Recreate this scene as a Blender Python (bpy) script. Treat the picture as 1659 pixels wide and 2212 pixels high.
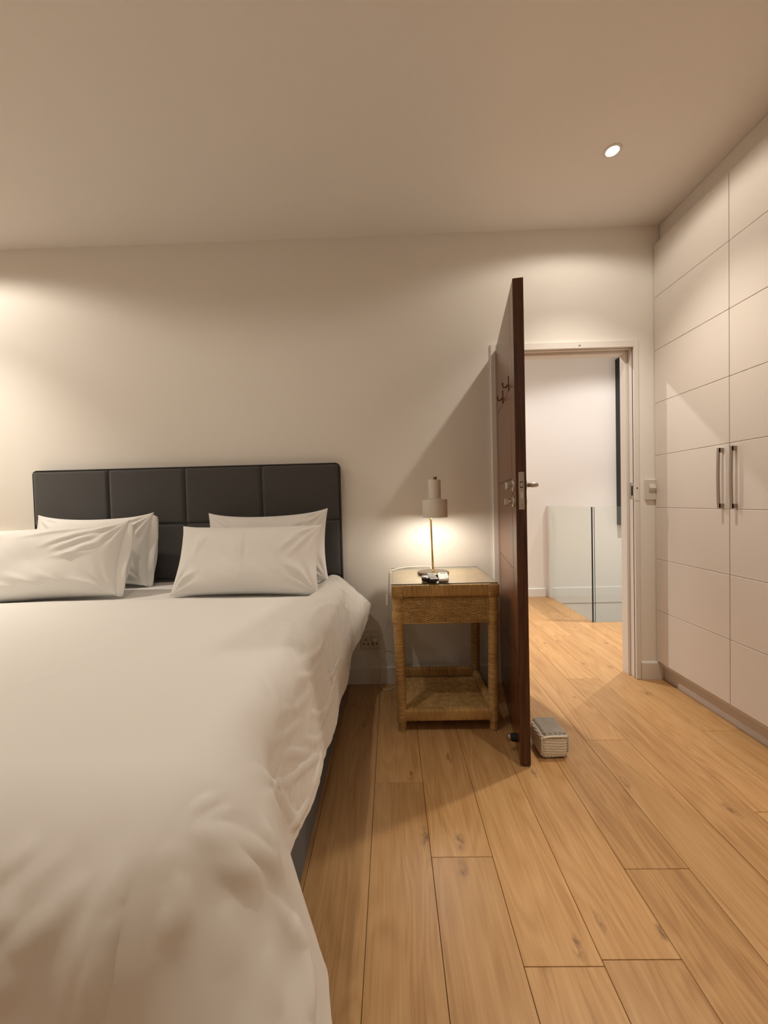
import bpy, bmesh, math, random
import numpy as np
from mathutils import Vector, Matrix
from math import sin, cos, pi, sqrt

for _o in list(bpy.data.objects):
    bpy.data.objects.remove(_o, do_unlink=True)
scene = bpy.context.scene
COL = scene.collection
RND = random.Random(7)

# ------------------------------------------------------------------ camera
CAM_LOC = Vector((0.0, -2.4985, 1.1379))
YAW, PITCH, ROLL = -0.01813, -0.02613, -0.02539
_f = Vector((sin(YAW) * cos(PITCH), cos(YAW) * cos(PITCH), sin(PITCH)))
_r0 = Vector((cos(YAW), -sin(YAW), 0.0))
_u0 = _r0.cross(_f)
_r = _r0 * cos(ROLL) + _u0 * sin(ROLL)
_u = _u0 * cos(ROLL) - _r0 * sin(ROLL)
cam_data = bpy.data.cameras.new('camera')
cam = bpy.data.objects.new('camera', cam_data)
COL.objects.link(cam)
cam.matrix_world = Matrix(((_r.x, _u.x, -_f.x, CAM_LOC.x), (_r.y, _u.y, -_f.y, CAM_LOC.y),
                           (_r.z, _u.z, -_f.z, CAM_LOC.z), (0, 0, 0, 1)))
cam_data.sensor_fit = 'HORIZONTAL'
cam_data.sensor_width = 36.0
cam_data.lens = 870.0 / 1659.0 * 36.0
cam_data.clip_start = 0.02
scene.camera = cam

# ------------------------------------------------------------------ world, exposure, light settings
world = bpy.data.worlds.new('night')
scene.world = world
world.use_nodes = True
world.node_tree.nodes['Background'].inputs[0].default_value = (0.01, 0.012, 0.02, 1)
world.node_tree.nodes['Background'].inputs[1].default_value = 0.2
scene.view_settings.view_transform = 'Standard'
scene.view_settings.look = 'None'
scene.view_settings.gamma = 1.0
scene.view_settings.use_curve_mapping = False
scene.view_settings.exposure = 0.0

WARM = (1.0, 0.90, 0.765)
LAMPC = (1.0, 0.90, 0.76)
HALLC = (1.0, 0.935, 0.88)
CEIL = 2.757
CORE_POWER, CORE_ANGLE = 72.0, math.radians(84)      # reflector beam of a downlight
SPILL_POWER, SPILL_ANGLE = 14.5, math.radians(162)   # its wide spill
LAMP_POWER = 6.5
HALL_GAIN = 2.85
# x, y, beam factor, spill factor, colour
DOWNLIGHTS = [(1.08, -0.545, 1.0, 0.62, WARM), (-2.62, -0.66, 1.5, 1.75, WARM), (1.08, -1.75, 1.15, 0.12, WARM), (-0.77, -1.60, 0.52, 0.50, WARM),
              (-2.62, -1.75, 1.0, 0.30, WARM), (1.08, -3.9, 1.8, 0.5, WARM), (-2.62, -3.9, 1.8, 0.8, WARM),  # last two on this row: unseen, added behind the camera for bounce fill
              (0.45, 0.80, HALL_GAIN, HALL_GAIN, HALLC), (2.47, 1.00, HALL_GAIN, HALL_GAIN, HALLC)]

# ------------------------------------------------------------------ helpers: materials
MATS = {}


def mat(name, color, rough=0.5, metal=0.0, spec=0.5, coat=0.0, coat_rough=0.1, trans=0.0, ior=1.45, sheen=0.0,
        var=0.0, vscale=(8, 8, 8), bump=0.0, bscale=(200, 200, 200), emit=None, estr=0.0, sss=0.0, alpha=1.0):
    m = bpy.data.materials.new(name)
    m.use_nodes = True
    nt = m.node_tree
    b = nt.nodes['Principled BSDF']
    b.inputs['Base Color'].default_value = (*color, 1)
    b.inputs['Roughness'].default_value = rough
    b.inputs['Metallic'].default_value = metal
    b.inputs['Specular IOR Level'].default_value = spec
    b.inputs['Coat Weight'].default_value = coat
    b.inputs['Coat Roughness'].default_value = coat_rough
    b.inputs['Transmission Weight'].default_value = trans
    b.inputs['IOR'].default_value = ior
    b.inputs['Sheen Weight'].default_value = sheen
    if emit:
        b.inputs['Emission Color'].default_value = (*emit, 1)
        b.inputs['Emission Strength'].default_value = estr
    tc = nt.nodes.new('ShaderNodeTexCoord')
    if var > 0:
        mp = nt.nodes.new('ShaderNodeMapping'); mp.inputs['Scale'].default_value = vscale
        nz = nt.nodes.new('ShaderNodeTexNoise'); nz.inputs['Detail'].default_value = 4
        nt.links.new(tc.outputs['Object'], mp.inputs['Vector']); nt.links.new(mp.outputs[0], nz.inputs['Vector'])
        mr = nt.nodes.new('ShaderNodeMapRange')
        mr.inputs['From Min'].default_value = 0.3; mr.inputs['From Max'].default_value = 0.7
        mr.inputs['To Min'].default_value = 1 - var; mr.inputs['To Max'].default_value = 1 + var
        nt.links.new(nz.outputs[0], mr.inputs['Value'])
        mx = nt.nodes.new('ShaderNodeVectorMath'); mx.operation = 'SCALE'
        mx.inputs[0].default_value = color
        nt.links.new(mr.outputs[0], mx.inputs['Scale'])
        nt.links.new(mx.outputs[0], b.inputs['Base Color'])
    if bump > 0:
        mp2 = nt.nodes.new('ShaderNodeMapping'); mp2.inputs['Scale'].default_value = bscale
        n2 = nt.nodes.new('ShaderNodeTexNoise'); n2.inputs['Detail'].default_value = 3; n2.inputs['Scale'].default_value = 1.0
        nt.links.new(tc.outputs['Object'], mp2.inputs['Vector']); nt.links.new(mp2.outputs[0], n2.inputs['Vector'])
        bp = nt.nodes.new('ShaderNodeBump'); bp.inputs['Strength'].default_value = bump; bp.inputs['Distance'].default_value = 0.002
        nt.links.new(n2.outputs[0], bp.inputs['Height']); nt.links.new(bp.outputs[0], b.inputs['Normal'])
    MATS[name] = m
    return m


def ramp_node(nt, stops):
    r = nt.nodes.new('ShaderNodeValToRGB')
    e = r.color_ramp.elements
    while len(e) < len(stops):
        e.new(0.5)
    for k, (p, c) in enumerate(stops):
        e[k].position = p; e[k].color = (*c, 1)
    return r


def wood_floor_mat():
    """Oiled oak: long grain along local Y, per-plank tone, sparse dark knots."""
    m = bpy.data.materials.new('oak_plank'); m.use_nodes = True
    nt = m.node_tree; b = nt.nodes['Principled BSDF']; L = nt.links.new; N = nt.nodes.new
    tc = N('ShaderNodeTexCoord'); oi = N('ShaderNodeObjectInfo')
    off = N('ShaderNodeMath'); off.operation = 'MULTIPLY'; off.inputs[1].default_value = 37.0
    L(oi.outputs['Random'], off.inputs[0])
    comb = N('ShaderNodeCombineXYZ'); L(off.outputs[0], comb.inputs[0]); L(off.outputs[0], comb.inputs[1]); L(off.outputs[0], comb.inputs[2])
    add = N('ShaderNodeVectorMath'); add.operation = 'ADD'; L(tc.outputs['Object'], add.inputs[0]); L(comb.outputs[0], add.inputs[1])

    def noise(scale, detail=4, src=add, dist=0.0):
        mp = N('ShaderNodeMapping'); mp.inputs['Scale'].default_value = scale; L(src.outputs[0], mp.inputs['Vector'])
        n = N('ShaderNodeTexNoise'); n.inputs['Scale'].default_value = 1.0; n.inputs['Detail'].default_value = detail
        n.inputs['Distortion'].default_value = dist
        L(mp.outputs[0], n.inputs['Vector']); return n
    # knots: warped coordinates near voronoi cells
    mpk = N('ShaderNodeMapping'); mpk.inputs['Scale'].default_value = (5.2, 2.3, 1.0); L(add.outputs[0], mpk.inputs['Vector'])
    wob = noise((30, 18, 1), 3)
    wsc = N('ShaderNodeVectorMath'); wsc.operation = 'SCALE'; wsc.inputs['Scale'].default_value = 0.14
    L(wob.outputs['Color'], wsc.inputs[0])
    ka = N('ShaderNodeVectorMath'); ka.operation = 'ADD'; L(mpk.outputs[0], ka.inputs[0]); L(wsc.outputs[0], ka.inputs[1])
    vo = N('ShaderNodeTexVoronoi'); vo.voronoi_dimensions = '2D'; vo.inputs['Scale'].default_value = 1.0; L(ka.outputs[0], vo.inputs['Vector'])
    sel = N('ShaderNodeSeparateColor'); L(vo.outputs['Color'], sel.inputs[0])
    keep = N('ShaderNodeMath'); keep.operation = 'GREATER_THAN'; keep.inputs[1].default_value = 0.50; L(sel.outputs[0], keep.inputs[0])
    size = N('ShaderNodeMapRange'); size.inputs['From Min'].default_value = 0.0; size.inputs['From Max'].default_value = 1.0
    size.inputs['To Min'].default_value = 0.03; size.inputs['To Max'].default_value = 0.13; L(sel.outputs[1], size.inputs['Value'])
    dv = N('ShaderNodeMath'); dv.operation = 'DIVIDE'; L(vo.outputs['Distance'], dv.inputs[0]); L(size.outputs[0], dv.inputs[1])
    kr = N('ShaderNodeMapRange'); kr.inputs['From Min'].default_value = 1.0; kr.inputs['From Max'].default_value = 0.15
    kr.inputs['To Min'].default_value = 0.0; kr.inputs['To Max'].default_value = 1.0; L(dv.outputs[0], kr.inputs['Value'])
    kn0 = N('ShaderNodeMath'); kn0.operation = 'MULTIPLY'; L(kr.outputs[0], kn0.inputs[0]); L(keep.outputs[0], kn0.inputs[1])
    patch = noise((70, 40, 1), 3)
    pr = N('ShaderNodeMapRange'); pr.inputs['From Min'].default_value = 0.35; pr.inputs['From Max'].default_value = 0.6; L(patch.outputs[0], pr.inputs['Value'])
    kn = N('ShaderNodeMath'); kn.operation = 'MULTIPLY'; L(kn0.outputs[0], kn.inputs[0]); L(pr.outputs[0], kn.inputs[1])
    # grain swirls: rings from distorted low frequency noise (cathedral figure)
    fig = noise((7.0, 0.9, 1.0), 2, dist=0.4)
    fm = N('ShaderNodeMath'); fm.operation = 'MULTIPLY'; fm.inputs[1].default_value = 85.0; L(fig.outputs[0], fm.inputs[0])
    fs = N('ShaderNodeMath'); fs.operation = 'SINE'; L(fm.outputs[0], fs.inputs[0])
    fine = noise((170, 5.0, 1.0), 5)
    med = noise((22, 1.3, 1.0), 4)
    big = noise((4.5, 0.7, 1.0), 2)
    g1 = N('ShaderNodeMath'); g1.operation = 'MULTIPLY_ADD'; g1.inputs[1].default_value = 0.055; g1.inputs[2].default_value = 0.5; L(fs.outputs[0], g1.inputs[0])
    g2 = N('ShaderNodeMath'); g2.operation = 'MULTIPLY_ADD'; g2.inputs[1].default_value = 0.42; L(fine.outputs[0], g2.inputs[0]); L(g1.outputs[0], g2.inputs[2])
    g3 = N('ShaderNodeMath'); g3.operation = 'MULTIPLY_ADD'; g3.inputs[1].default_value = 0.38; L(med.outputs[0], g3.inputs[0]); L(g2.outputs[0], g3.inputs[2])
    g4 = N('ShaderNodeMath'); g4.operation = 'MULTIPLY_ADD'; g4.inputs[1].default_value = 0.30; L(big.outputs[0], g4.inputs[0]); L(g3.outputs[0], g4.inputs[2])
    g5 = N('ShaderNodeMapRange'); g5.inputs['From Min'].default_value = 0.82; g5.inputs['From Max'].default_value = 1.30; L(g4.outputs[0], g5.inputs['Value'])
    rp = ramp_node(nt, [(0.0, (0.330, 0.165, 0.060)), (0.45, (0.475, 0.268, 0.108)), (1.0, (0.590, 0.365, 0.170))])
    L(g5.outputs[0], rp.inputs[0])
    # tone per plank
    tn = N('ShaderNodeMapRange'); tn.inputs['To Min'].default_value = 0.90; tn.inputs['To Max'].default_value = 1.10; L(oi.outputs['Random'], tn.inputs['Value'])
    ts = N('ShaderNodeVectorMath'); ts.operation = 'SCALE'; L(rp.outputs[0], ts.inputs[0]); L(tn.outputs[0], ts.inputs['Scale'])
    mixk = N('ShaderNodeMix'); mixk.data_type = 'RGBA'; mixk.inputs['B'].default_value = (0.145, 0.072, 0.032, 1)
    kf = N('ShaderNodeMath'); kf.operation = 'MULTIPLY'; kf.inputs[1].default_value = 0.85; L(kn.outputs[0], kf.inputs[0])
    L(kf.outputs[0], mixk.inputs['Factor']); L(ts.outputs[0], mixk.inputs['A'])
    L(mixk.outputs['Result'], b.inputs['Base Color'])
    rr = N('ShaderNodeMapRange'); rr.inputs['To Min'].default_value = 0.30; rr.inputs['To Max'].default_value = 0.44; L(fine.outputs[0], rr.inputs['Value'])
    L(rr.outputs[0], b.inputs['Roughness'])
    b.inputs['Specular IOR Level'].default_value = 0.5
    bp = N('ShaderNodeBump'); bp.inputs['Strength'].default_value = 0.22; bp.inputs['Distance'].default_value = 0.001
    L(fine.outputs[0], bp.inputs['Height']); L(bp.outputs[0], b.inputs['Normal'])
    MATS['oak_plank'] = m
    return m


def dark_wood_mat(name, c0, c1, axis_scale, rough=0.28):
    m = bpy.data.materials.new(name); m.use_nodes = True
    nt = m.node_tree; b = nt.nodes['Principled BSDF']; L = nt.links.new; N = nt.nodes.new
    tc = N('ShaderNodeTexCoord')
    mp = N('ShaderNodeMapping'); mp.inputs['Scale'].default_value = axis_scale; L(tc.outputs['Object'], mp.inputs['Vector'])
    n = N('ShaderNodeTexNoise'); n.inputs['Scale'].default_value = 1; n.inputs['Detail'].default_value = 5; n.inputs['Distortion'].default_value = 0.6
    L(mp.outputs[0], n.inputs['Vector'])
    rp = ramp_node(nt, [(0.3, c0), (0.72, c1)]); L(n.outputs[0], rp.inputs[0])
    L(rp.outputs[0], b.inputs['Base Color'])
    b.inputs['Roughness'].default_value = rough
    b.inputs['Specular IOR Level'].default_value = 0.5
    bp = N('ShaderNodeBump'); bp.inputs['Strength'].default_value = 0.08; bp.inputs['Distance'].default_value = 0.001
    L(n.outputs[0], bp.inputs['Height']); L(bp.outputs[0], b.inputs['Normal'])
    MATS[name] = m
    return m


def rattan_mat(name, c0, c1, scale):
    m = bpy.data.materials.new(name); m.use_nodes = True
    nt = m.node_tree; b = nt.nodes['Principled BSDF']; L = nt.links.new; N = nt.nodes.new
    tc = N('ShaderNodeTexCoord')
    mp = N('ShaderNodeMapping'); mp.inputs['Scale'].default_value = scale; L(tc.outputs['Object'], mp.inputs['Vector'])
    n = N('ShaderNodeTexNoise'); n.inputs['Scale'].default_value = 1; n.inputs['Detail'].default_value = 3
    L(mp.outputs[0], n.inputs['Vector'])
    n2 = N('ShaderNodeTexNoise'); n2.inputs['Scale'].default_value = 6; L(tc.outputs['Object'], n2.inputs['Vector'])
    ad = N('ShaderNodeMath'); ad.operation = 'MULTIPLY_ADD'; ad.inputs[1].default_value = 0.5; L(n2.outputs[0], ad.inputs[0])
    sc = N('ShaderNodeMath'); sc.operation = 'MULTIPLY'; sc.inputs[1].default_value = 0.75; L(n.outputs[0], sc.inputs[0]); L(sc.outputs[0], ad.inputs[2])
    rp = ramp_node(nt, [(0.35, c0), (0.85, c1)]); L(ad.outputs[0], rp.inputs[0])
    L(rp.outputs[0], b.inputs['Base Color'])
    b.inputs['Roughness'].default_value = 0.5
    MATS[name] = m
    return m


def fabric_mat(name, color, rough=0.9, weave=900.0, bump=0.25, sheen=0.2, var=0.0):
    m = mat(name, color, rough=rough, spec=0.25, sheen=sheen, var=var, vscale=(60, 60, 60))
    nt = m.node_tree; b = nt.nodes['Principled BSDF']; L = nt.links.new; N = nt.nodes.new
    tc = N('ShaderNodeTexCoord'); w = []
    for ax in ('X', 'Z'):
        wv = N('ShaderNodeTexWave'); wv.bands_direction = ax; wv.inputs['Scale'].default_value = weave; wv.inputs['Distortion'].default_value = 1.5
        L(tc.outputs['Object'], wv.inputs['Vector']); w.append(wv)
    mx = N('ShaderNodeMath'); mx.operation = 'ADD'; L(w[0].outputs[1], mx.inputs[0]); L(w[1].outputs[1], mx.inputs[1])
    bp = N('ShaderNodeBump'); bp.inputs['Strength'].default_value = bump; bp.inputs['Distance'].default_value = 0.0006
    L(mx.outputs[0], bp.inputs['Height']); L(bp.outputs[0], b.inputs['Normal'])
    return m


mat('wall_paint', (0.87, 0.845, 0.80), rough=0.75, spec=0.3, bump=0.12, bscale=(140, 140, 140))
mat('ceiling_paint', (0.87, 0.845, 0.81), rough=0.9, spec=0.2, bump=0.08, bscale=(120, 120, 120))
mat('hall_paint', (0.84, 0.82, 0.80), rough=0.75, spec=0.3, bump=0.10, bscale=(140, 140, 140))
mat('trim_paint', (0.80, 0.77, 0.73), rough=0.38, spec=0.5)
mat('wardrobe_lacquer', (0.78, 0.735, 0.685), rough=0.42, spec=0.5, bump=0.03, bscale=(300, 300, 300))
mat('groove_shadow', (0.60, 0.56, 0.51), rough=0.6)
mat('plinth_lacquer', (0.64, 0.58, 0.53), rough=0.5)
mat('subfloor', (0.05, 0.03, 0.018), rough=0.9)
wood_floor_mat()
dark_wood_mat('mahogany_face', (0.110, 0.038, 0.013), (0.240, 0.090, 0.033), (26, 26, 2.2), rough=0.24)
dark_wood_mat('mahogany_edge', (0.026, 0.008, 0.004), (0.110, 0.036, 0.012), (140, 140, 5), rough=0.38)
mat('brushed_steel', (0.52, 0.49, 0.45), rough=0.34, metal=1.0, bump=0.05, bscale=(30, 900, 900))
mat('dark_steel', (0.40, 0.345, 0.29), rough=0.5, metal=1.0)
mat('brass', (0.80, 0.58, 0.20), rough=0.22, metal=1.0)
mat('old_bronze', (0.20, 0.155, 0.105), rough=0.38, metal=1.0)
mat('lamp_enamel', (0.80, 0.76, 0.69), rough=0.45)
mat('lamp_inside', (0.85, 0.83, 0.78), rough=0.6)
mat('bulb_glow', (1, 0.9, 0.75), emit=LAMPC, estr=30.0)
mat('downlight_glow', (1, 0.95, 0.85), emit=(1.0, 0.93, 0.80), estr=45.0)
mat('white_plastic', (0.78, 0.76, 0.72), rough=0.32)
mat('switch_plastic', (0.68, 0.645, 0.585), rough=0.35)
mat('socket_plastic', (0.70, 0.65, 0.56), rough=0.35)
mat('black_plastic', (0.012, 0.012, 0.013), rough=0.28)
mat('remote_face', (0.10, 0.10, 0.105), rough=0.4)
mat('grey_button', (0.62, 0.62, 0.60), rough=0.45)
mat('lcd', (0.20, 0.215, 0.19), rough=0.2)
mat('black_rubber', (0.010, 0.010, 0.010), rough=0.7)
mat('dark_void', (0.006, 0.005, 0.004), rough=0.9)
mat('frame_black', (0.012, 0.013, 0.012), rough=0.5)
mat('canvas', (0.82, 0.80, 0.77), rough=0.8, bump=0.2, bscale=(400, 400, 400))
mat('print_ink', (0.45, 0.43, 0.42), rough=0.8)
fabric_mat('linen_white', (0.86, 0.845, 0.82), rough=0.82, weave=1400, bump=0.04, sheen=0.15)
fabric_mat('headboard_fabric', (0.074, 0.071, 0.070), rough=0.85, weave=420, bump=0.5, sheen=0.35, var=0.12)
fabric_mat('bed_base_fabric', (0.070, 0.060, 0.056), rough=0.9, weave=500, bump=0.4, sheen=0.25, var=0.08)
mat('piping_dark', (0.018, 0.017, 0.018), rough=0.7)
rattan_mat('rattan_wrap', (0.22, 0.100, 0.024), (0.74, 0.48, 0.185), (12, 12, 260))
rattan_mat('rattan_wrap_x', (0.22, 0.100, 0.024), (0.74, 0.48, 0.185), (260, 12, 12))
rattan_mat('rattan_wrap_y', (0.22, 0.100, 0.024), (0.74, 0.48, 0.185), (12, 260, 12))
rattan_mat('rattan_weave', (0.34, 0.180, 0.052), (0.78, 0.53, 0.22), (40, 40, 160))
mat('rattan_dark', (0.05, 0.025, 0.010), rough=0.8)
mat('rope_cream', (0.76, 0.69, 0.57), rough=0.9, sheen=0.3, var=0.10, vscale=(90, 90, 90), bump=0.6, bscale=(500, 500, 500))
mat('rope_grey', (0.40, 0.36, 0.31), rough=0.9, sheen=0.3, var=0.25, vscale=(120, 120, 120), bump=0.6, bscale=(500, 500, 500))


def glass_mat(name, tint, rough=0.0):
    """Thin clear sheet: glass reflections, straight light transport so lamps still light what is behind it."""
    m = bpy.data.materials.new(name); m.use_nodes = True
    nt = m.node_tree; L = nt.links.new; N = nt.nodes.new
    nt.nodes.remove(nt.nodes['Principled BSDF'])
    out = nt.nodes['Material Output']
    tr = N('ShaderNodeBsdfTransparent'); tr.inputs[0].default_value = (*tint, 1)
    gl = N('ShaderNodeBsdfGlossy'); gl.inputs['Roughness'].default_value = rough; gl.inputs['Color'].default_value = (1, 1, 1, 1)
    lw = N('ShaderNodeLayerWeight'); lw.inputs['Blend'].default_value = 0.5
    pw = N('ShaderNodeMath'); pw.operation = 'POWER'; pw.inputs[1].default_value = 5.0; L(lw.outputs['Facing'], pw.inputs[0])
    fr = N('ShaderNodeMath'); fr.operation = 'MULTIPLY_ADD'; fr.inputs[1].default_value = 0.96; fr.inputs[2].default_value = 0.04; L(pw.outputs[0], fr.inputs[0])
    mx = N('ShaderNodeMixShader'); L(fr.outputs[0], mx.inputs[0]); L(tr.outputs[0], mx.inputs[1]); L(gl.outputs[0], mx.inputs[2])
    L(mx.outputs[0], out.inputs['Surface'])
    MATS[name] = m


glass_mat('clear_glass', (0.955, 0.975, 0.955))
mat('glass_edge', (0.006, 0.018, 0.028), rough=0.15, spec=0.6)
mat('glass_edge_green', (0.022, 0.05, 0.042), rough=0.15, spec=0.6)
mat('clear_plastic', (0.10, 0.045, 0.022), rough=0.25, spec=0.5)

# ------------------------------------------------------------------ helpers: meshes and objects


class MB:
    def __init__(s):
        s.v = []; s.f = []; s.sm = []; s.mi = []

    def add(s, verts, faces, smooth=False, mi=0):
        o = len(s.v)
        s.v.extend([tuple(p) for p in verts])
        for f in faces:
            s.f.append(tuple(i + o for i in f)); s.sm.append(smooth); s.mi.append(mi)
        return s

    def box(s, x0, x1, y0, y1, z0, z1, mi=0):
        v = [(x0, y0, z0), (x1, y0, z0), (x1, y1, z0), (x0, y1, z0), (x0, y0, z1), (x1, y0, z1), (x1, y1, z1), (x0, y1, z1)]
        return s.add(v, [(0, 3, 2, 1), (4, 5, 6, 7), (0, 1, 5, 4), (1, 2, 6, 5), (2, 3, 7, 6), (3, 0, 4, 7)], False, mi)

    def bbox(s, x0, x1, y0, y1, z0, z1, b=0.003, mi=0):
        """box with chamfered edges (48 tris)"""
        xs, ys, zs = (x0, x1), (y0, y1), (z0, z1)
        v = []; idx = {}
        for i in (0, 1):
            for j in (0, 1):
                for k in (0, 1):
                    sx, sy, sz = (1, -1)[i], (1, -1)[j], (1, -1)[k]
                    x, y, z = xs[i], ys[j], zs[k]
                    idx[(i, j, k, 0)] = len(v); v.append((x, y + sy * b, z + sz * b))
                    idx[(i, j, k, 1)] = len(v); v.append((x + sx * b, y, z + sz * b))
                    idx[(i, j, k, 2)] = len(v); v.append((x + sx * b, y + sy * b, z))
        f = []

        def q(a):
            f.append(tuple(idx[t] for t in a))
        for i in (0, 1):
            a = [(i, 0, 0, 0), (i, 1, 0, 0), (i, 1, 1, 0), (i, 0, 1, 0)]; q(a if i else a[::-1])
            a = [(0, i, 0, 1), (0, i, 1, 1), (1, i, 1, 1), (1, i, 0, 1)]; q(a if i else a[::-1])
            a = [(0, 0, i, 2), (1, 0, i, 2), (1, 1, i, 2), (0, 1, i, 2)]; q(a if i else a[::-1])
        for i in (0, 1):
            for j in (0, 1):
                q([(i, j, 0, 0), (i, j, 1, 0), (i, j, 1, 1), (i, j, 0, 1)])
                q([(i, 0, j, 0), (i, 1, j, 0), (i, 1, j, 2), (i, 0, j, 2)])
                q([(0, i, j, 1), (1, i, j, 1), (1, i, j, 2), (0, i, j, 2)])
        for i in (0, 1):
            for j in (0, 1):
                for k in (0, 1):
                    q([(i, j, k, 0), (i, j, k, 1), (i, j, k, 2)])
        return s.add(v, f, False, mi)

    def tube(s, pts, r, n=10, cap=True, mi=0, up=None):
        pts = [Vector(p) for p in pts]
        rs = r if isinstance(r, (list, tuple)) else [r] * len(pts)
        v = []; f = []
        prev = None
        for i, p in enumerate(pts):
            a = pts[max(0, i - 1)]; b = pts[min(len(pts) - 1, i + 1)]
            t = (b - a).normalized()
            if prev is None:
                h = Vector(up) if up else (Vector((0, 0, 1)) if abs(t.z) < 0.9 else Vector((1, 0, 0)))
            else:
                h = prev
            e1 = (h - t * h.dot(t)).normalized(); e2 = t.cross(e1); prev = e1
            for k in range(n):
                a_ = 2 * pi * k / n
                v.append(p + (e1 * cos(a_) + e2 * sin(a_)) * rs[i])
        for i in range(len(pts) - 1):
            for k in range(n):
                f.append((i * n + k, i * n + (k + 1) % n, (i + 1) * n + (k + 1) % n, (i + 1) * n + k))
        if cap:
            f.append(tuple(range(n))[::-1]); f.append(tuple((len(pts) - 1) * n + k for k in range(n)))
        return s.add(v, f, True, mi)

    def lathe(s, prof, n=32, c=(0, 0, 0), axis='z', mi=0):
        """prof: list of (radius, height)"""
        v = []; f = []
        for (r, h) in prof:
            for k in range(n):
                a = 2 * pi * k / n
                x, y = r * cos(a), r * sin(a)
                if axis == 'z': p = (x, y, h)
                elif axis == 'y': p = (x, h, -y)
                else: p = (h, x, y)
                v.append((p[0] + c[0], p[1] + c[1], p[2] + c[2]))
        for i in range(len(prof) - 1):
            for k in range(n):
                f.append((i * n + k, i * n + (k + 1) % n, (i + 1) * n + (k + 1) % n, (i + 1) * n + k))
        return s.add(v, f, True, mi)

    def sphere(s, c, r, n=16, m=10, sc=(1, 1, 1), mi=0):
        prof = []
        v = []; f = []
        for i in range(m + 1):
            t = pi * i / m
            for k in range(n):
                a = 2 * pi * k / n
                v.append((c[0] + r * sc[0] * sin(t) * cos(a), c[1] + r * sc[1] * sin(t) * sin(a), c[2] - r * sc[2] * cos(t)))
        for i in range(m):
            for k in range(n):
                f.append((i * n + k, i * n + (k + 1) % n, (i + 1) * n + (k + 1) % n, (i + 1) * n + k))
        return s.add(v, f, True, mi)

    def grid(s, P, smooth=True, mi=0, flip=False):
        """P: array (a,b,3)"""
        a, b = P.shape[:2]
        f = []
        for i in range(a - 1):
            for j in range(b - 1):
                q = (i * b + j, (i + 1) * b + j, (i + 1) * b + j + 1, i * b + j + 1)
                f.append(q[::-1] if flip else q)
        return s.add([tuple(p) for p in P.reshape(-1, 3).tolist()], f, smooth, mi)

    def build(s, name, mats, parent=None, loc=None, smooth_angle=None):
        me = bpy.data.meshes.new(name)
        me.from_pydata(s.v, [], s.f)
        if not isinstance(mats, (list, tuple)):
            mats = [mats]
        for m in mats:
            me.materials.append(MATS[m])
        me.polygons.foreach_set('use_smooth', s.sm)
        me.polygons.foreach_set('material_index', s.mi)
        me.update()
        if smooth_angle:
            me.set_sharp_from_angle(angle=math.radians(smooth_angle))
        o = bpy.data.objects.new(name, me)
        COL.objects.link(o)
        if parent is not None:
            o.parent = parent
        if loc is not None:
            o.location = loc
        return o


def fix_normals(o):
    bm = bmesh.new(); bm.from_mesh(o.data); bmesh.ops.recalc_face_normals(bm, faces=bm.faces); bm.to_mesh(o.data); bm.free()


def tag(o, label, cat, group=None, kind=None):
    o['label'] = label; o['category'] = cat
    if group: o['group'] = group
    if kind: o['kind'] = kind
    return o


def empty(name, loc=(0, 0, 0), rz=0.0, parent=None):
    e = bpy.data.objects.new(name, None)
    COL.objects.link(e); e.location = loc; e.rotation_euler = (0, 0, rz); e.empty_display_size = 0.1
    if parent is not None: e.parent = parent
    return e


def struct(o, label, cat='wall'):
    return tag(o, label, cat, kind='structure')


def copy_tree(o, parent=None):
    c = o.copy(); COL.objects.link(c)
    if parent is not None: c.parent = parent
    for ch in list(o.children):
        copy_tree(ch, c)
    return c


def hash_noise(x, y, seed=0):
    """smooth value noise on arrays"""
    xi = np.floor(x).astype(np.int64); yi = np.floor(y).astype(np.int64)
    xf = x - xi; yf = y - yi

    def h(a, b):
        n = (a * 374761393 + b * 668265263 + seed * 974634777) & 0x7fffffff
        n = ((n ^ (n >> 13)) * 1274126177) & 0x7fffffff
        return ((n ^ (n >> 16)) & 0xffff) / 65535.0
    u = xf * xf * (3 - 2 * xf); v = yf * yf * (3 - 2 * yf)
    return (h(xi, yi) * (1 - u) + h(xi + 1, yi) * u) * (1 - v) + (h(xi, yi + 1) * (1 - u) + h(xi + 1, yi + 1) * u) * v


def sstep(a, b, x):
    t = np.clip((x - a) / (b - a), 0, 1)
    return t * t * (3 - 2 * t)

# ================================================================== THE ROOM
X_L, X_R, Y_F = -4.0, 2.30, -5.2          # bedroom extents
WT = 0.115                                # thickness of the wall with the door
HALL_Y = 2.15
HALL_XL, HALL_XR = -1.2, 3.6
DX0, DX1, DZ = 0.640, 1.505, 2.045        # rough door opening
VOID_X, VOID_Y = 1.80, 1.150              # stairwell corner

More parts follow.
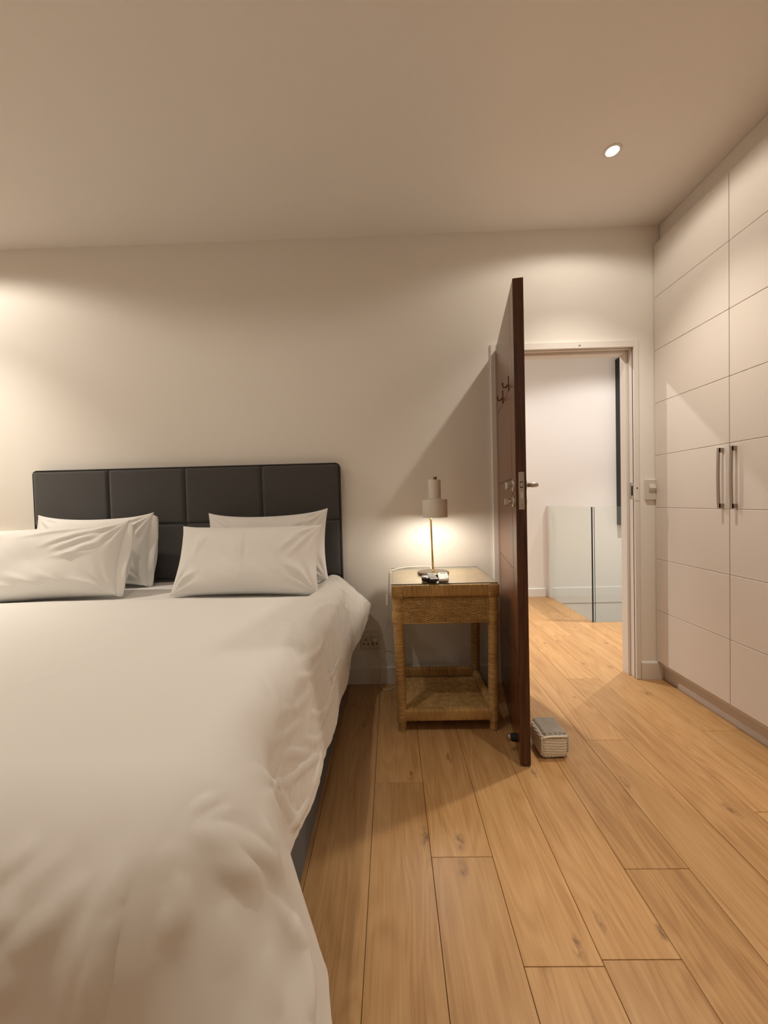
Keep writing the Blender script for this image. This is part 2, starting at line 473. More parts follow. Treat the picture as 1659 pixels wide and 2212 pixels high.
# floor: dark subfloor with real planks
sub = MB()
sub.box(X_L, X_R, Y_F, WT, -0.06, -0.012)
sub.box(HALL_XL, VOID_X, WT, HALL_Y, -0.06, -0.012)
sub.box(VOID_X, HALL_XR, WT, VOID_Y, -0.06, -0.012)
floor = sub.build('floor', 'subfloor')
struct(floor, 'warm oak plank floor running from the bedroom into the hall', 'floor')
PW, PX0 = 0.1943, -0.0940
known = {0: -0.897, 1: -1.241, 2: -1.544, 4: -1.288, 5: -0.631, 7: -1.072, 8: -0.570, 6: 0.012, 3: 0.35}
PLEN = 1.88
krange = range(int((X_L - PX0) // PW), int((HALL_XR - PX0) // PW) + 1)
for k in krange:
    x0, x1 = PX0 + k * PW, PX0 + (k + 1) * PW
    j0 = known.get(k, -1.0 + ((k * 0.618) % 1.0) * PLEN)
    n0 = math.floor((Y_F - j0) / PLEN)
    for n in range(n0, n0 + 7):
        ya, yb = j0 + n * PLEN, j0 + (n + 1) * PLEN
        xa, xb = x0, x1
        lim_lo = Y_F if xb < X_R + 0.05 else WT
        lim_hi = HALL_Y if (xa > HALL_XL - 0.1) else WT
        if xa > VOID_X - 0.1 and xa > HALL_XL: lim_hi = VOID_Y
        # rows that meet the stairwell edge are cut along it
        ya, yb = max(ya, lim_lo), min(yb, lim_hi)
        if yb - ya < 0.03: continue
        if xa < VOID_X < xb and yb > VOID_Y:
            pieces = [(xa, xb, ya, min(yb, VOID_Y)), (xa, VOID_X, max(ya, VOID_Y), yb)]
        else:
            pieces = [(xa, xb, ya, yb)]
        for (a, b_, c_, d_) in pieces:
            if d_ - c_ < 0.02 or b_ - a < 0.01: continue
            g = 0.0007
            hx, hy = (b_ - a) / 2 - g, (d_ - c_) / 2 - g
            m = MB(); m.bbox(-hx, hx, -hy, hy, -0.014, 0.0, 0.0009)
            m.build('plank', 'oak_plank', floor, ((a + b_) / 2, (c_ + d_) / 2, 0.0))

# ceiling
c = MB(); c.box(X_L - 0.1, X_R + 0.1, Y_F - 0.1, 0.0, CEIL, CEIL + 0.1)
struct(c.build('ceiling', 'ceiling_paint'), 'plain painted bedroom ceiling in warm beige light', 'ceiling')
c = MB(); c.box(HALL_XL - 0.1, HALL_XR + 0.1, WT, HALL_Y + 0.1, CEIL, CEIL + 0.1)
struct(c.build('ceiling_hall', 'hall_paint'), 'white ceiling of the hall beyond the doorway', 'ceiling')
# wall with the doorway (three solid pieces, one wall)
w = MB()
w.box(X_L - 0.1, DX0, 0, WT, -0.06, CEIL + 0.1)
w.box(DX0, DX1, 0, WT, DZ, CEIL + 0.1)
w.box(DX1, HALL_XR + 0.1, 0, WT, -0.06, CEIL + 0.1)
struct(w.build('wall_back', 'wall_paint'), 'cream painted wall behind the bed with the doorway', 'wall')
for nm, bxx, lb in (('wall_left', (X_L - 0.1, X_L, Y_F, 0), 'cream bedroom side wall beyond the far side of the bed'),
                    ('wall_right', (X_R, X_R + 0.1, Y_F, 0), 'bedroom side wall hidden behind the white wardrobes'),
                    ('wall_front', (X_L - 0.1, X_R + 0.1, Y_F - 0.1, Y_F), 'cream bedroom wall facing the headboard')):
    w = MB(); w.box(*bxx, -0.06, CEIL + 0.1); struct(w.build(nm, 'wall_paint'), lb, 'wall')
w = MB(); w.box(HALL_XL, HALL_XR + 0.1, HALL_Y, HALL_Y + 0.1, -2.7, CEIL + 0.1)
struct(w.build('wall_hall_back', 'hall_paint'), 'bright white hall wall seen through the open doorway', 'wall')
w = MB(); w.box(HALL_XL - 0.1, HALL_XL, WT, HALL_Y + 0.1, -0.06, CEIL + 0.1)
struct(w.build('wall_hall_left', 'hall_paint'), 'white end wall of the hall hidden behind the bed wall', 'wall')
w = MB(); w.box(HALL_XR, HALL_XR + 0.1, WT, HALL_Y, -2.7, CEIL + 0.1)
struct(w.build('wall_hall_right', 'hall_paint'), 'white end wall of the stairwell past the tall picture', 'wall')
# stairwell shaft
w = MB(); w.box(VOID_X - 0.08, HALL_XR, VOID_Y - 0.08, VOID_Y, -2.7, -0.0605)
struct(w.build('wall_stairwell_front', 'hall_paint'), 'white near wall of the stairwell shaft below the glass', 'wall')
w = MB(); w.box(VOID_X - 0.08, VOID_X, VOID_Y, HALL_Y, -2.7, -0.0605)
struct(w.build('wall_stairwell_left', 'hall_paint'), 'white side wall of the stairwell shaft below the glass', 'wall')
w = MB(); w.box(VOID_X - 0.08, HALL_XR, VOID_Y - 0.08, HALL_Y, -2.8, -2.7)
struct(w.build('floor_stairwell', 'hall_paint'), 'pale landing at the bottom of the stairwell', 'floor')


def skirting(name, x0, x1, y, h, label, depth=0.015):
    m = MB()
    prof = [(0, 0), (-depth, 0), (-depth, h - 0.008), (-depth + 0.006, h), (0, h)]
    v = []
    for x in (x0, x1):
        for (a, b_) in prof: v.append((x, y + a, b_))
    n = len(prof)
    f = [(i, (i + 1) % n, n + (i + 1) % n, n + i) for i in range(n)] + [tuple(range(n))[::-1], tuple(range(n, 2 * n))]
    m.add(v, f); o = m.build(name, 'trim_paint'); fix_normals(o)
    return struct(o, label, 'skirting')


skirting('baseboard_back', X_L, 0.626, 0.0, 0.108, 'white skirting along the wall behind bed and bedside table')
skirting('baseboard_right', 1.521, 1.652, 0.0, 0.108, 'short white skirting between door frame and wardrobe')
skirting('baseboard_hall', HALL_XL, 1.755, HALL_Y, 0.095, 'white skirting at the foot of the hall wall left of the glass')
m = MB(); m.bbox(1.83, HALL_XR, HALL_Y - 0.007, HALL_Y, -0.085, 0.095, 0.002)
struct(m.build('trim_1', 'hall_paint'), 'white stringer board on the stairwell wall behind the glass', 'trim')

# door frame: casing + jamb liner + stop + strike plate
fr = MB()
CX0, CX1, CZ = 0.626, 1.519, 2.077
IX0, IX1, IZ = 0.659, 1.490, 2.034
PR = 0.013
fr.bbox(CX0, IX0, -PR, 0.012, 0, CZ, 0.003)
fr.bbox(IX1, CX1, -PR, 0.012, 0, CZ, 0.003)
fr.bbox(IX0 - 0.002, IX1 + 0.002, -PR, 0.012, IZ, CZ, 0.003)
frame = fr.build('trim_2', 'trim_paint')
struct(frame, 'white painted frame around the open bedroom doorway', 'door frame')
for nm, a in (('jamb', (DX0 - 0.001, IX0, 0.0, WT + 0.002, 0, DZ)), ('jamb', (IX1, DX1 + 0.001, 0.0, WT + 0.002, 0, DZ)),
              ('head_jamb', (IX0, IX1, 0.0, WT + 0.002, IZ, DZ + 0.001)),
              ('stop_bead', (IX0, IX0 + 0.015, 0.050, WT, 0, IZ)), ('stop_bead', (IX1 - 0.015, IX1, 0.050, WT, 0, IZ)),
              ('stop_bead', (IX0 + 0.015, IX1 - 0.015, 0.050, WT, IZ - 0.015, IZ))):
    m = MB(); m.bbox(*a, 0.002); m.build(nm, 'trim_paint', frame)
m = MB(); m.box(IX1 - 0.0012, IX1 - 0.0002, 0.004, 0.040, 1.115, 1.215); sp = m.build('strike_plate', 'brushed_steel', frame)
m = MB(); m.box(IX1 - 0.0022, IX1 - 0.0013, 0.010, 0.024, 1.135, 1.195); m.build('latch_slot', 'dark_void', sp)
m = MB(); m.bbox(IX1 - 0.002, IX1 + 0.022, -PR - 0.0025, -PR, 1.105, 1.21, 0.0006); m.build('strike_lip', 'trim_paint', sp)
m = MB(); m.lathe([(0.0001, -0.0004), (0.0042, -0.0004), (0.0045, 0)], 14, (IX1 + 0.011, -PR - 0.0027, 1.180), 'y'); m.build('screw_hole', 'dark_void', sp)
m = MB(); m.lathe([(0.0001, -0.003), (0.004, -0.003), (0.0062, -0.001), (0.0062, 0)], 16, (1.165, -PR, 2.053), 'y'); m.build('frame_screw', 'brushed_steel', frame)

# ------------------------------------------------------------------ the open door leaf
door = empty('door_1', (0.656, -0.010, 0.008), math.atan2(-0.986, -0.167))
struct(door, 'dark mahogany door standing open beside the rattan bedside table', 'door')
LW, LT, LH = 0.813, 0.043, 2.032
gr = 0.004
core = MB(); core.box(0.004, LW - 0.004, 0.004, LT - 0.004, 0.004, LH - 0.004)
core_o = core.build('core', 'mahogany_edge', door)
# stiles run full height and carry the visible edge
m = MB(); m.bbox(0, 0.118, 0, LT, 0, LH, 0.002); m.build('stile', 'mahogany_face', door)
st = MB(); st.bbox(0.700, LW - 0.0015, 0, LT, 0, LH, 0.002); st.build('stile', 'mahogany_face', door)
m = MB(); m.bbox(LW - 0.0018, LW, 0.0005, LT - 0.0005, 0.0005, LH - 0.0005, 0.0003); m.build('edge_lipping', 'mahogany_edge', door)
zs = [0.0, 0.408, 0.812, 1.216, 1.624, LH]
for a, b_ in zip(zs[:-1], zs[1:]):
    m = MB(); m.bbox(0.118 + gr, 0.700 - gr, 0.0, LT, a + (gr / 2 if a else 0), b_ - (gr / 2 if b_ < LH else 0), 0.003)
    m.build('panel', 'mahogany_face', door)
# lock face plate on the edge
m = MB(); m.bbox(LW - 0.0003, LW + 0.0022, 0.0115, 0.0335, 1.082, 1.238, 0.0006); lp = m.build('lock_plate', 'brushed_steel', door)
m = MB(); m.box(LW + 0.0022, LW + 0.0026, 0.0165, 0.0290, 1.172, 1.198); m.build('latch_slot', 'dark_void', lp)
m = MB(); m.bbox(LW + 0.0020, LW + 0.0085, 0.0180, 0.0270, 1.175, 1.195, 0.002); m.build('latch_bolt', 'brushed_steel', lp)
for yy in (0.0185, 0.0240):
    m = MB(); m.bbox(LW + 0.0020, LW + 0.0042, yy, yy + 0.0035, 1.128, 1.156, 0.0006); m.build('dead_bolt', 'white_plastic', lp)
for zz in (1.228, 1.103, 1.094):
    m = MB(); m.lathe([(0.0001, 0.0031), (0.0026, 0.0031), (0.0032, 0.0022)], 12, (LW, 0.0225, zz), 'x'); m.build('screw', 'dark_steel', lp)


def lever(side):
    """lever handle: round rose, neck, return bar toward the hinge. side -1: camera-side face (y=0), +1: far face"""
    y0 = 0.0 if side < 0 else LT
    hz, hx = 1.185, LW - 0.062
    m = MB(); m.lathe([(0.0001, side * 0.008), (0.024, side * 0.008), (0.026, side * 0.006), (0.026, 0)], 24, (hx, y0, hz), 'y'); rose = m.build('handle_rose', 'brushed_steel', door); fix_normals(rose)
    m = MB()
    reach = 0.052
    if side < 0:
        m.tube([(hx, y0 - 0.006, hz), (hx, y0 - 0.020, hz)], 0.0075, 14)
        m.bbox(hx - 0.020, hx + 0.016, y0 - 0.036, y0 - 0.018, hz - 0.017, hz + 0.017, 0.005)
        m.build('turn_knob', 'brushed_steel', rose)
        m = MB()
    pts = [(hx, y0 + side * 0.006, hz), (hx, y0 + side * (reach - 0.010), hz), (hx - 0.004, y0 + side * (reach - 0.002), hz), (hx - 0.014, y0 + side * reach, hz), (hx - 0.115, y0 + side * reach, hz)]
    if side > 0:
        m.tube(pts, 0.0095, 16); m.build('lever_handle', 'brushed_steel', rose)
    m = MB(); m.lathe([(0.0001, side * 0.007), (0.022, side * 0.007), (0.024, side * 0.005), (0.024, 0)], 24, (hx, y0, 1.115), 'y'); r2 = m.build('lock_rose', 'brushed_steel', door); fix_normals(r2)
    return r2


r2 = lever(-1)
m = MB(); m.tube([(LW - 0.062, -0.006, 1.115), (LW - 0.062, -0.022, 1.115)], 0.006, 12); m.bbox(LW - 0.067, LW - 0.057, -0.040, -0.020, 1.100, 1.130, 0.003); m.build('thumb_turn', 'brushed_steel', r2)
lever(1)
# bumper stop on the foot of the door
m = MB(); m.lathe([(0.0001, -0.030), (0.012, -0.030), (0.017, -0.022), (0.018, -0.014), (0.018, 0.0)], 20, (0.715, 0, 0.060), 'y')
bs = m.build('door_stop', 'black_rubber', door); fix_normals(bs)
m = MB(); m.sphere((0.715, -0.032, 0.060), 0.0165, 18, 12, (1, 0.8, 1)); m.build('bumper', 'dark_steel', bs)
# adhesive hooks stuck across the upper groove
for hx in (0.375, 0.620):
    m = MB(); m.bbox(hx - 0.010, hx + 0.010, -0.004, 0, 1.622, 1.690, 0.0015)
    hk = m.build('hook_plate', 'clear_plastic', door)
    m = MB(); m.tube([(hx, -0.003, 1.652), (hx, -0.012, 1.640), (hx, -0.022, 1.640), (hx, -0.026, 1.650), (hx, -0.026, 1.662)], 0.004, 10); m.build('hook', 'clear_plastic', hk)
# hinges
for hz in (1.80, 1.02, 0.22):
    m = MB(); m.tube([(-0.003, -0.004, hz - 0.048), (-0.003, -0.004, hz + 0.048)], 0.0055, 12)
    hg = m.build('hinge', 'brushed_steel', door)
    m = MB()
    for q in range(4):
        zz = hz - 0.024 + q * 0.018
        m.tube([(-0.003, -0.004, zz - 0.0012), (-0.003, -0.004, zz + 0.0012)], 0.0059, 12)
    m.build('hinge_knuckle', 'dark_steel', hg)

# ------------------------------------------------------------------ wardrobes
WX, WTOP, WBOT, DW = 1.618, 2.637, 0.112, 0.543


def wardrobe(y_start, label, group):
    root = empty('wardrobe', (WX, y_start, 0)); tag(root, label, 'wardrobe', group)
    wd = 2 * DW
    m = MB(); m.box(0.022, X_R - WX, -wd, 0.0, 0.085, WTOP + 0.003); m.build('carcass', 'wardrobe_lacquer', root)
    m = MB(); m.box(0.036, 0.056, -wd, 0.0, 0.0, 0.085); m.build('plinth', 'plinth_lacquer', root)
    m = MB(); m.bbox(0.036, 0.054, -wd, -0.004 if y_start > -0.1 else 0.0, WTOP + 0.004, CEIL - 0.001, 0.001); m.build('infill_panel', 'wardrobe_lacquer', root)
    n = 8; ph = (WTOP - WBOT) / n
    for d in range(2):
        ya, yb = -(d + 1) * DW + 0.0015, -d * DW - (0.0015 if (d or y_start < -0.1) else 0.004)
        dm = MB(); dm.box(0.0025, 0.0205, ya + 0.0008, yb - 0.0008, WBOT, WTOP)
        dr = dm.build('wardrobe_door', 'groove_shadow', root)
        for k in range(n):
            pm = MB(); pm.bbox(0.0, 0.020, ya, yb, WBOT + k * ph + (0.0013 if k else 0), WBOT + (k + 1) * ph - (0.0013 if k < n - 1 else 0), 0.0016)
            pm.build('panel', 'wardrobe_lacquer', dr)
        yc = (ya + 0.036) if d == 0 else (yb - 0.036)
        z0, z1 = 1.064, 1.356
        hm = MB()
        # slightly bowed pull: two feet and a flat bar
        hw = 0.0065
        npt = 9
        outer = []
        for i in range(npt):
            t = i / (npt - 1)
            bow = 0.0035 * (1 - (2 * t - 1) ** 2)
            outer.append((-(0.024 + bow), z0 + t * (z1 - z0)))
        v = []; f = []
        for (xo, zz) in outer:
            v += [(xo, yc - hw, zz), (xo, yc + hw, zz), (xo + 0.007, yc + hw, zz), (xo + 0.007, yc - hw, zz)]
        for i in range(npt - 1):
            for k in range(4):
                f.append((i * 4 + k, i * 4 + (k + 1) % 4, (i + 1) * 4 + (k + 1) % 4, (i + 1) * 4 + k))
        f += [(3, 2, 1, 0), tuple((npt - 1) * 4 + k for k in range(4))]
        hm.add(v, f)
        for (za, zb) in ((z0, z0 + 0.022), (z1 - 0.022, z1)):
            hm.box(-0.0245, 0.0, yc - hw, yc + hw, za, zb)
        ho = hm.build('handle', 'dark_steel', dr); fix_normals(ho)
    return root


wardrobe(0.0, 'tall white grooved two-door wardrobe beside the doorway', None)
wardrobe(-2 * DW, 'second white grooved wardrobe, next along from the doorway and out of frame', None)

# ------------------------------------------------------------------ bed
BX0, BX1 = -2.197, -0.295
HX0, HX1 = -2.184, -0.310
bed = empty('bed', ((BX0 + BX1) / 2, -1.0, 0))
tag(bed, 'double bed with panelled charcoal fabric headboard and dark grey base', 'bed')
bo = Vector(((BX0 + BX1) / 2, -1.0, 0))


def bpart(m, name, mt, parent=bed):
    o = m.build(name, mt, parent)
    if parent is bed: o.location = -bo
    return o


m = MB(); m.bbox(BX0, BX1, -2.02, -0.10, 0.012, 0.335, 0.012); bpart(m, 'bed_base', 'bed_base_fabric')
for lx in (BX0 + 0.12, BX1 - 0.12):
    for ly in (-1.9, -0.22):
        m = MB(); m.lathe([(0.0001, 0.0), (0.025, 0.0), (0.03, 0.012), (0.0001, 0.012)], 14, (lx, ly, 0)); bpart(m, 'leg', 'black_plastic')
m = MB(); m.bbox(BX0 + 0.02, BX1 - 0.04, -1.97, -0.105, 0.338, 0.645, 0.05); bpart(m, 'mattress', 'linen_white')
# headboard with puffed panels
m = MB(); m.bbox(HX0, HX1, -0.066, -0.017, 0.02, 1.372, 0.006); hb = bpart(m, 'headboard', 'headboard_fabric')
rows = [1.372, 1.036, 0.697, 0.358, 0.03]
cw = (HX1 - HX0) / 4
for ri in range(4):
    for ci in range(4):
        xa, xb = HX0 + ci * cw, HX0 + (ci + 1) * cw
        zb, za = rows[ri], rows[ri + 1]
        n = 21
        t = np.linspace(-1, 1, n)
        t = np.sign(t) * np.abs(t) ** 0.45
        U, V = np.meshgrid(t, t, indexing='ij')
        ed = (1 - np.abs(U) ** 40) * (1 - np.abs(V) ** 40)
        puff = 0.014 * np.sqrt(np.clip(ed, 0, 1)) * (1 + 0.12 * (1 - U * U) * (1 - V * V)) + 0.0012 * hash_noise(U * 3 + ci * 7, V * 3 + ri * 5, 3)
        P = np.stack([(xa + xb) / 2 + U * (xb - xa) / 2 * 0.997, -0.066 - puff, (za + zb) / 2 + V * (zb - za) / 2 * 0.997], -1)
        pm = MB(); pm.grid(P, True)
        # side skirt so the panel is a closed pad
        o = pm.build('panel', 'headboard_fabric', hb)
# piping cord round the rim
pts = [(HX1 - 0.001, -0.067, 0.05), (HX1 - 0.001, -0.067, 1.355), (HX1 - 0.006, -0.067, 1.368), (HX1 - 0.018, -0.067, 1.374),
       (HX0 + 0.018, -0.067, 1.374), (HX0 + 0.006, -0.067, 1.368), (HX0 + 0.001, -0.067, 1.355), (HX0 + 0.001, -0.067, 0.05)]
m = MB(); m.tube(pts, 0.0055, 8); m.build('piping', 'piping_dark', hb)
pts2 = [(p[0], -0.020, p[2]) for p in pts]
m = MB(); m.tube(pts2, 0.005, 8); m.build('piping', 'piping_dark', hb)

# ------------------------------------------------------------------ duvet
ZT = 0.692
XE_R, XE_L, YE = -0.366, -2.12, -1.84
R_SIDE = 0.46


def duvet_base(U, V):
    """cloth coordinates -> draped position (no creases)"""
    # the side overhang has its own length along the bed
    rt = np.interp(-V, [0.10, 0.16, 0.30, 0.50, 1.00, 1.30, 1.55, 1.72, 1.84, 2.6], [0.285, 0.30, 0.360, 0.440, 0.425, 0.412, 0.382, 0.350, 0.43, 0.50])
    rt = rt + 0.010 * (hash_noise(V * 5, V * 0 + 1, 2) - 0.5)
    dR = np.clip(U - XE_R, 0, None) / R_SIDE * rt
    dL = np.clip(XE_L - U, 0, None)
    dx = dR - dL
    dv = np.clip(YE - V, 0, None)
    r = np.sqrt(dx * dx + dv * dv) + 1e-9
    th = np.arctan2(dv, np.abs(dx) + 1e-9)               # 0: pure side, pi/2: pure foot
    side = (dR > 0)
    foot_w = sstep(0.0, 1.0, th / (pi / 2))
    near_corner = sstep(1.66, 1.90, -V)
    Rr = 0.083 + 0.088 * near_corner * (1 - foot_w) + 0.10 * foot_w
    head = 1 - sstep(0.10, 0.42, -V)
    ph = np.radians(82) - np.radians(40) * head - np.radians(20) * np.sin(2 * th) ** 2 - np.radians(9) * near_corner * (1 - foot_w)
    r0 = Rr * ph
    hh = np.where(r < r0, Rr * np.sin(r / Rr), Rr * np.sin(ph) + (r - r0) * np.cos(ph))
    dd = np.where(r < r0, Rr * (1 - np.cos(r / Rr)), Rr * (1 - np.cos(ph)) + (r - r0) * np.sin(ph))
    fr_ = sstep(0.10, 0.45, r)
    fold_side = 0.006 * np.sin(V * 17 + 2.2 * hash_noise(V * 2.1, V * 0, 5)) + 0.008 * (hash_noise(V * 9, r * 1.5, 9) - 0.5)
    fold_foot = 0.008 * np.sin(U * 11 + 3 * hash_noise(U * 2, U * 0 + 4, 6))
    fold_corner = 0.012 * np.sin(th * 7.0 + 0.6) * np.sin(2 * th)
    hh = hh + fr_ * (fold_side * (1 - foot_w) + fold_foot * foot_w + fold_corner)
    sgn = np.where(side, 1.0, -1.0)
    X = np.clip(U, XE_L, XE_R) + sgn * np.where(np.abs(dx) > 0, hh * np.abs(dx) / r, 0)
    Y = np.clip(V, YE, None) - np.where(dv > 0, hh * dv / r, 0)
    cxn = (U - (XE_L + XE_R) / 2) / 0.95
    Z = ZT - dd + 0.006 * (1 - np.clip(cxn ** 2, 0, 1)) + 0.005 * (hash_noise(U * 2.6, V * 2.6, 21) - 0.5)
    Z = Z - 0.026 * sstep(-0.70, -0.52, V) * (1 - sstep(-0.42, -0.36, U))
    return np.stack([X, Y, Z], -1), r


# creases: cloth segments (u0, v0, u1, v1, height, width, sharpness 0..1)
CREASES = [
    (-0.365, -2.026, -0.392, -2.141, 0.0220, 0.030, 0.9),
    (-0.365, -1.974, -0.431, -2.141, 0.0120, 0.028, 0.5),
    (-0.365, -2.038, -0.451, -2.141, -0.0060, 0.030, 0.3),
    (-0.298, -1.980, -0.259, -2.020, 0.0080, 0.018, 0.5),
    (-0.298, -2.009, -0.272, -2.032, 0.0060, 0.018, 0.3),
    (-0.298, -1.934, -0.165, -1.940, 0.0100, 0.022, 0.4),
    (-0.272, -1.928, -0.179, -1.905, 0.0080, 0.018, 0.4),
    (-0.305, -1.911, -0.285, -1.882, 0.0070, 0.012, 0.5),
    (-0.285, -1.917, -0.252, -1.888, 0.0050, 0.012, 0.4),
    (-0.239, -1.790, -0.052, -1.647, 0.0090, 0.016, 0.6),
    (-0.199, -1.871, -0.145, -1.894, 0.0120, 0.016, 0.7),
    (-0.106, -1.664, 0.087, -1.566, 0.0100, 0.018, 0.6),
    (-0.179, -1.796, -0.119, -1.802, 0.0090, 0.014, 0.6),
    (-0.159, -1.900, -0.119, -1.894, 0.0060, 0.016, 0.4),
    (-0.245, -1.951, -0.172, -1.940, 0.0080, 0.016, 0.4),
    (-0.019, -1.946, 0.014, -2.020, 0.0180, 0.022, 0.8),
    (-0.066, -1.928, -0.006, -1.946, 0.0090, 0.022, 0.4),
    (-0.505, -1.957, -0.545, -1.986, 0.0080, 0.026, 0.5),
    (-0.491, -2.020, -0.518, -2.032, 0.0100, 0.026, 0.5),
    (-0.458, -1.957, -0.511, -2.020, 0.0070, 0.030, 0.4),
    (-0.438, -2.015, -0.505, -2.072, 0.0120, 0.035, 0.5),
    (-0.471, -2.066, -0.505, -2.107, 0.0120, 0.030, 0.5),
    (-0.412, -1.992, -0.458, -2.043, 0.0070, 0.028, 0.4),
    (-0.099, -1.094, -0.052, -0.703, 0.0060, 0.010, 0.6),
    (-0.032, -1.112, -0.019, -0.835, 0.0060, 0.010, 0.6),
    (-0.212, -1.819, -0.046, -1.583, 0.0060, 0.012, 0.5),
    (-0.079, -1.606, -0.019, -1.462, 0.0060, 0.012, 0.5),
    (-0.212, -1.917, -0.145, -1.900, 0.0070, 0.016, 0.4),
    (-0.332, -1.963, -0.278, -1.963, 0.0040, 0.020, 0.3),
    (-0.112, -1.940, -0.046, -1.940, 0.0060, 0.016, 0.4),
    (-0.212, -1.986, -0.172, -2.043, 0.0060, 0.030, 0.4),
    (-0.119, -2.003, -0.072, -2.055, 0.0070, 0.030, 0.4),
    (-0.252, -1.382, -0.185, -1.106, 0.0060, 0.016, 0.5),
    (-0.245, -1.560, -0.152, -1.278, 0.0050, 0.018, 0.4),
    (-0.332, -1.031, -0.259, -0.479, 0.0050, 0.012, 0.5),
    (-0.365, -0.375, -0.119, -0.209, 0.0050, 0.010, 0.5),
    (-0.365, -0.536, -0.046, -0.278, 0.0060, 0.012, 0.6),
    (-0.305, -0.577, -0.046, -0.577, 0.0070, 0.012, 0.6),
    (-0.278, -0.324, 0.021, -0.352, 0.0070, 0.010, 0.6),
    (-0.179, -0.312, 0.027, -0.329, 0.0060, 0.008, 0.6),
    (-0.225, -0.686, -0.012, -0.772, 0.0070, 0.012, 0.6),
    (-0.205, -0.997, 0.008, -0.974, 0.0070, 0.016, 0.5),
    (-0.019, -1.215, 0.001, -0.985, 0.0070, 0.014, 0.5),
    (-0.092, -1.439, 0.047, -1.192, 0.0060, 0.014, 0.4),
    (-0.052, -1.508, 0.067, -1.284, 0.0070, 0.014, 0.5),
    (0.061, -1.439, 0.061, -1.273, 0.0070, 0.012, 0.5),
    (-0.145, -1.612, -0.046, -1.416, 0.0060, 0.014, 0.4),
    (0.047, -1.618, 0.067, -1.491, 0.0080, 0.012, 0.5),
    (-0.372, -0.962, -0.352, -1.296, 0.0040, 0.020, 0.3),
    (-0.398, -1.077, -0.451, -1.255, 0.0030, 0.020, 0.3),
    (-0.664, -0.951, -1.037, -1.273, 0.0030, 0.025, 0.5),
    (-0.864, -1.422, -0.924, -1.577, 0.0030, 0.025, 0.4),
    (-0.265, -1.307, -0.232, -0.974, 0.0050, 0.016, 0.5),
    (-0.112, -1.336, -0.012, -1.123, 0.0060, 0.012, 0.5),
    (-0.225, -1.647, -0.126, -1.422, 0.0040, 0.016, 0.4),
]


def duvet():
    nu, nv = 460, 420
    us = np.linspace(XE_L - 0.44, XE_R + R_SIDE, nu)
    # finer rows and columns toward the near right part
    us = XE_R + R_SIDE - (XE_R + R_SIDE - (XE_L - 0.44)) * np.linspace(1, 0, nu) ** 1.35
    vs = -0.105 + (YE - 0.56 + 0.105) * np.linspace(0, 1, nv) ** 0.85
    U, V = np.meshgrid(us, vs, indexing='ij')
    P, r = duvet_base(U, V)
    du = np.gradient(P, axis=0); dvv = np.gradient(P, axis=1)
    Nn = np.cross(dvv, du); Nn /= (np.linalg.norm(Nn, axis=-1, keepdims=True) + 1e-9)
    disp = np.zeros_like(U)
    for (a, b_, c_, d_, hgt, wd, shp) in CREASES:
        L2 = (c_ - a) ** 2 + (d_ - b_) ** 2
        ln = sqrt(L2)
        t = np.clip(((U - a) * (c_ - a) + (V - b_) * (d_ - b_)) / L2, 0, 1)
        wob = 0.03 * ln * np.sin(t * 5 + a * 40)
        px, py = a + t * (c_ - a) - (d_ - b_) / ln * wob, b_ + t * (d_ - b_) + (c_ - a) / ln * wob
        d2 = (U - px) ** 2 + (V - py) ** 2
        s_ = ((U - px) * -(d_ - b_) + (V - py) * (c_ - a)) / ln      # one flank is steeper than the other
        ww = 0.68 * wd * np.where(s_ > 0, 1.0 - 0.6 * shp, 1.0 + 0.5 * shp)
        taper = np.sin(pi * np.clip(t * 0.90 + 0.05, 0, 1)) ** 0.7
        dn = np.sqrt(d2) / ww
        prof = (1 - shp) * np.exp(-dn * dn / 2) + shp * np.exp(-np.sqrt(dn * dn + 0.02) * 1.25)
        disp += hgt * taper * (prof - 0.22 * np.exp(-(dn / 2.6) ** 2 / 2))
    edge = sstep(-0.62, -0.38, U) * (1 - 0.85 * sstep(1.50, 1.80, -V))
    n1 = hash_noise(U * 14 + 4 * hash_noise(V * 5, U * 5, 3), V * 10 + 2 * hash_noise(U * 6, V * 6, 8), 31)
    n2 = hash_noise((U + V) * 22, (U - V) * 9, 33)
    disp += (0.006 * np.abs(n1 - 0.5) + 0.005 * np.abs(n2 - 0.5)) * edge + 0.0030 * np.abs(hash_noise(U * 7 + V * 4, V * 5, 35) - 0.5)
    P = P + Nn * disp[..., None]
    P[..., 2] = np.maximum(P[..., 2], 0.02)
    mb = MB(); mb.grid(P, True)
    o = mb.build('duvet', 'linen_white')
    so = o.modifiers.new('thickness', 'SOLIDIFY'); so.thickness = 0.014; so.offset = -1
    return o


dv_o = duvet()
tag(dv_o, 'rumpled white cotton duvet draped over the bed', 'duvet')

# ------------------------------------------------------------------ pillows


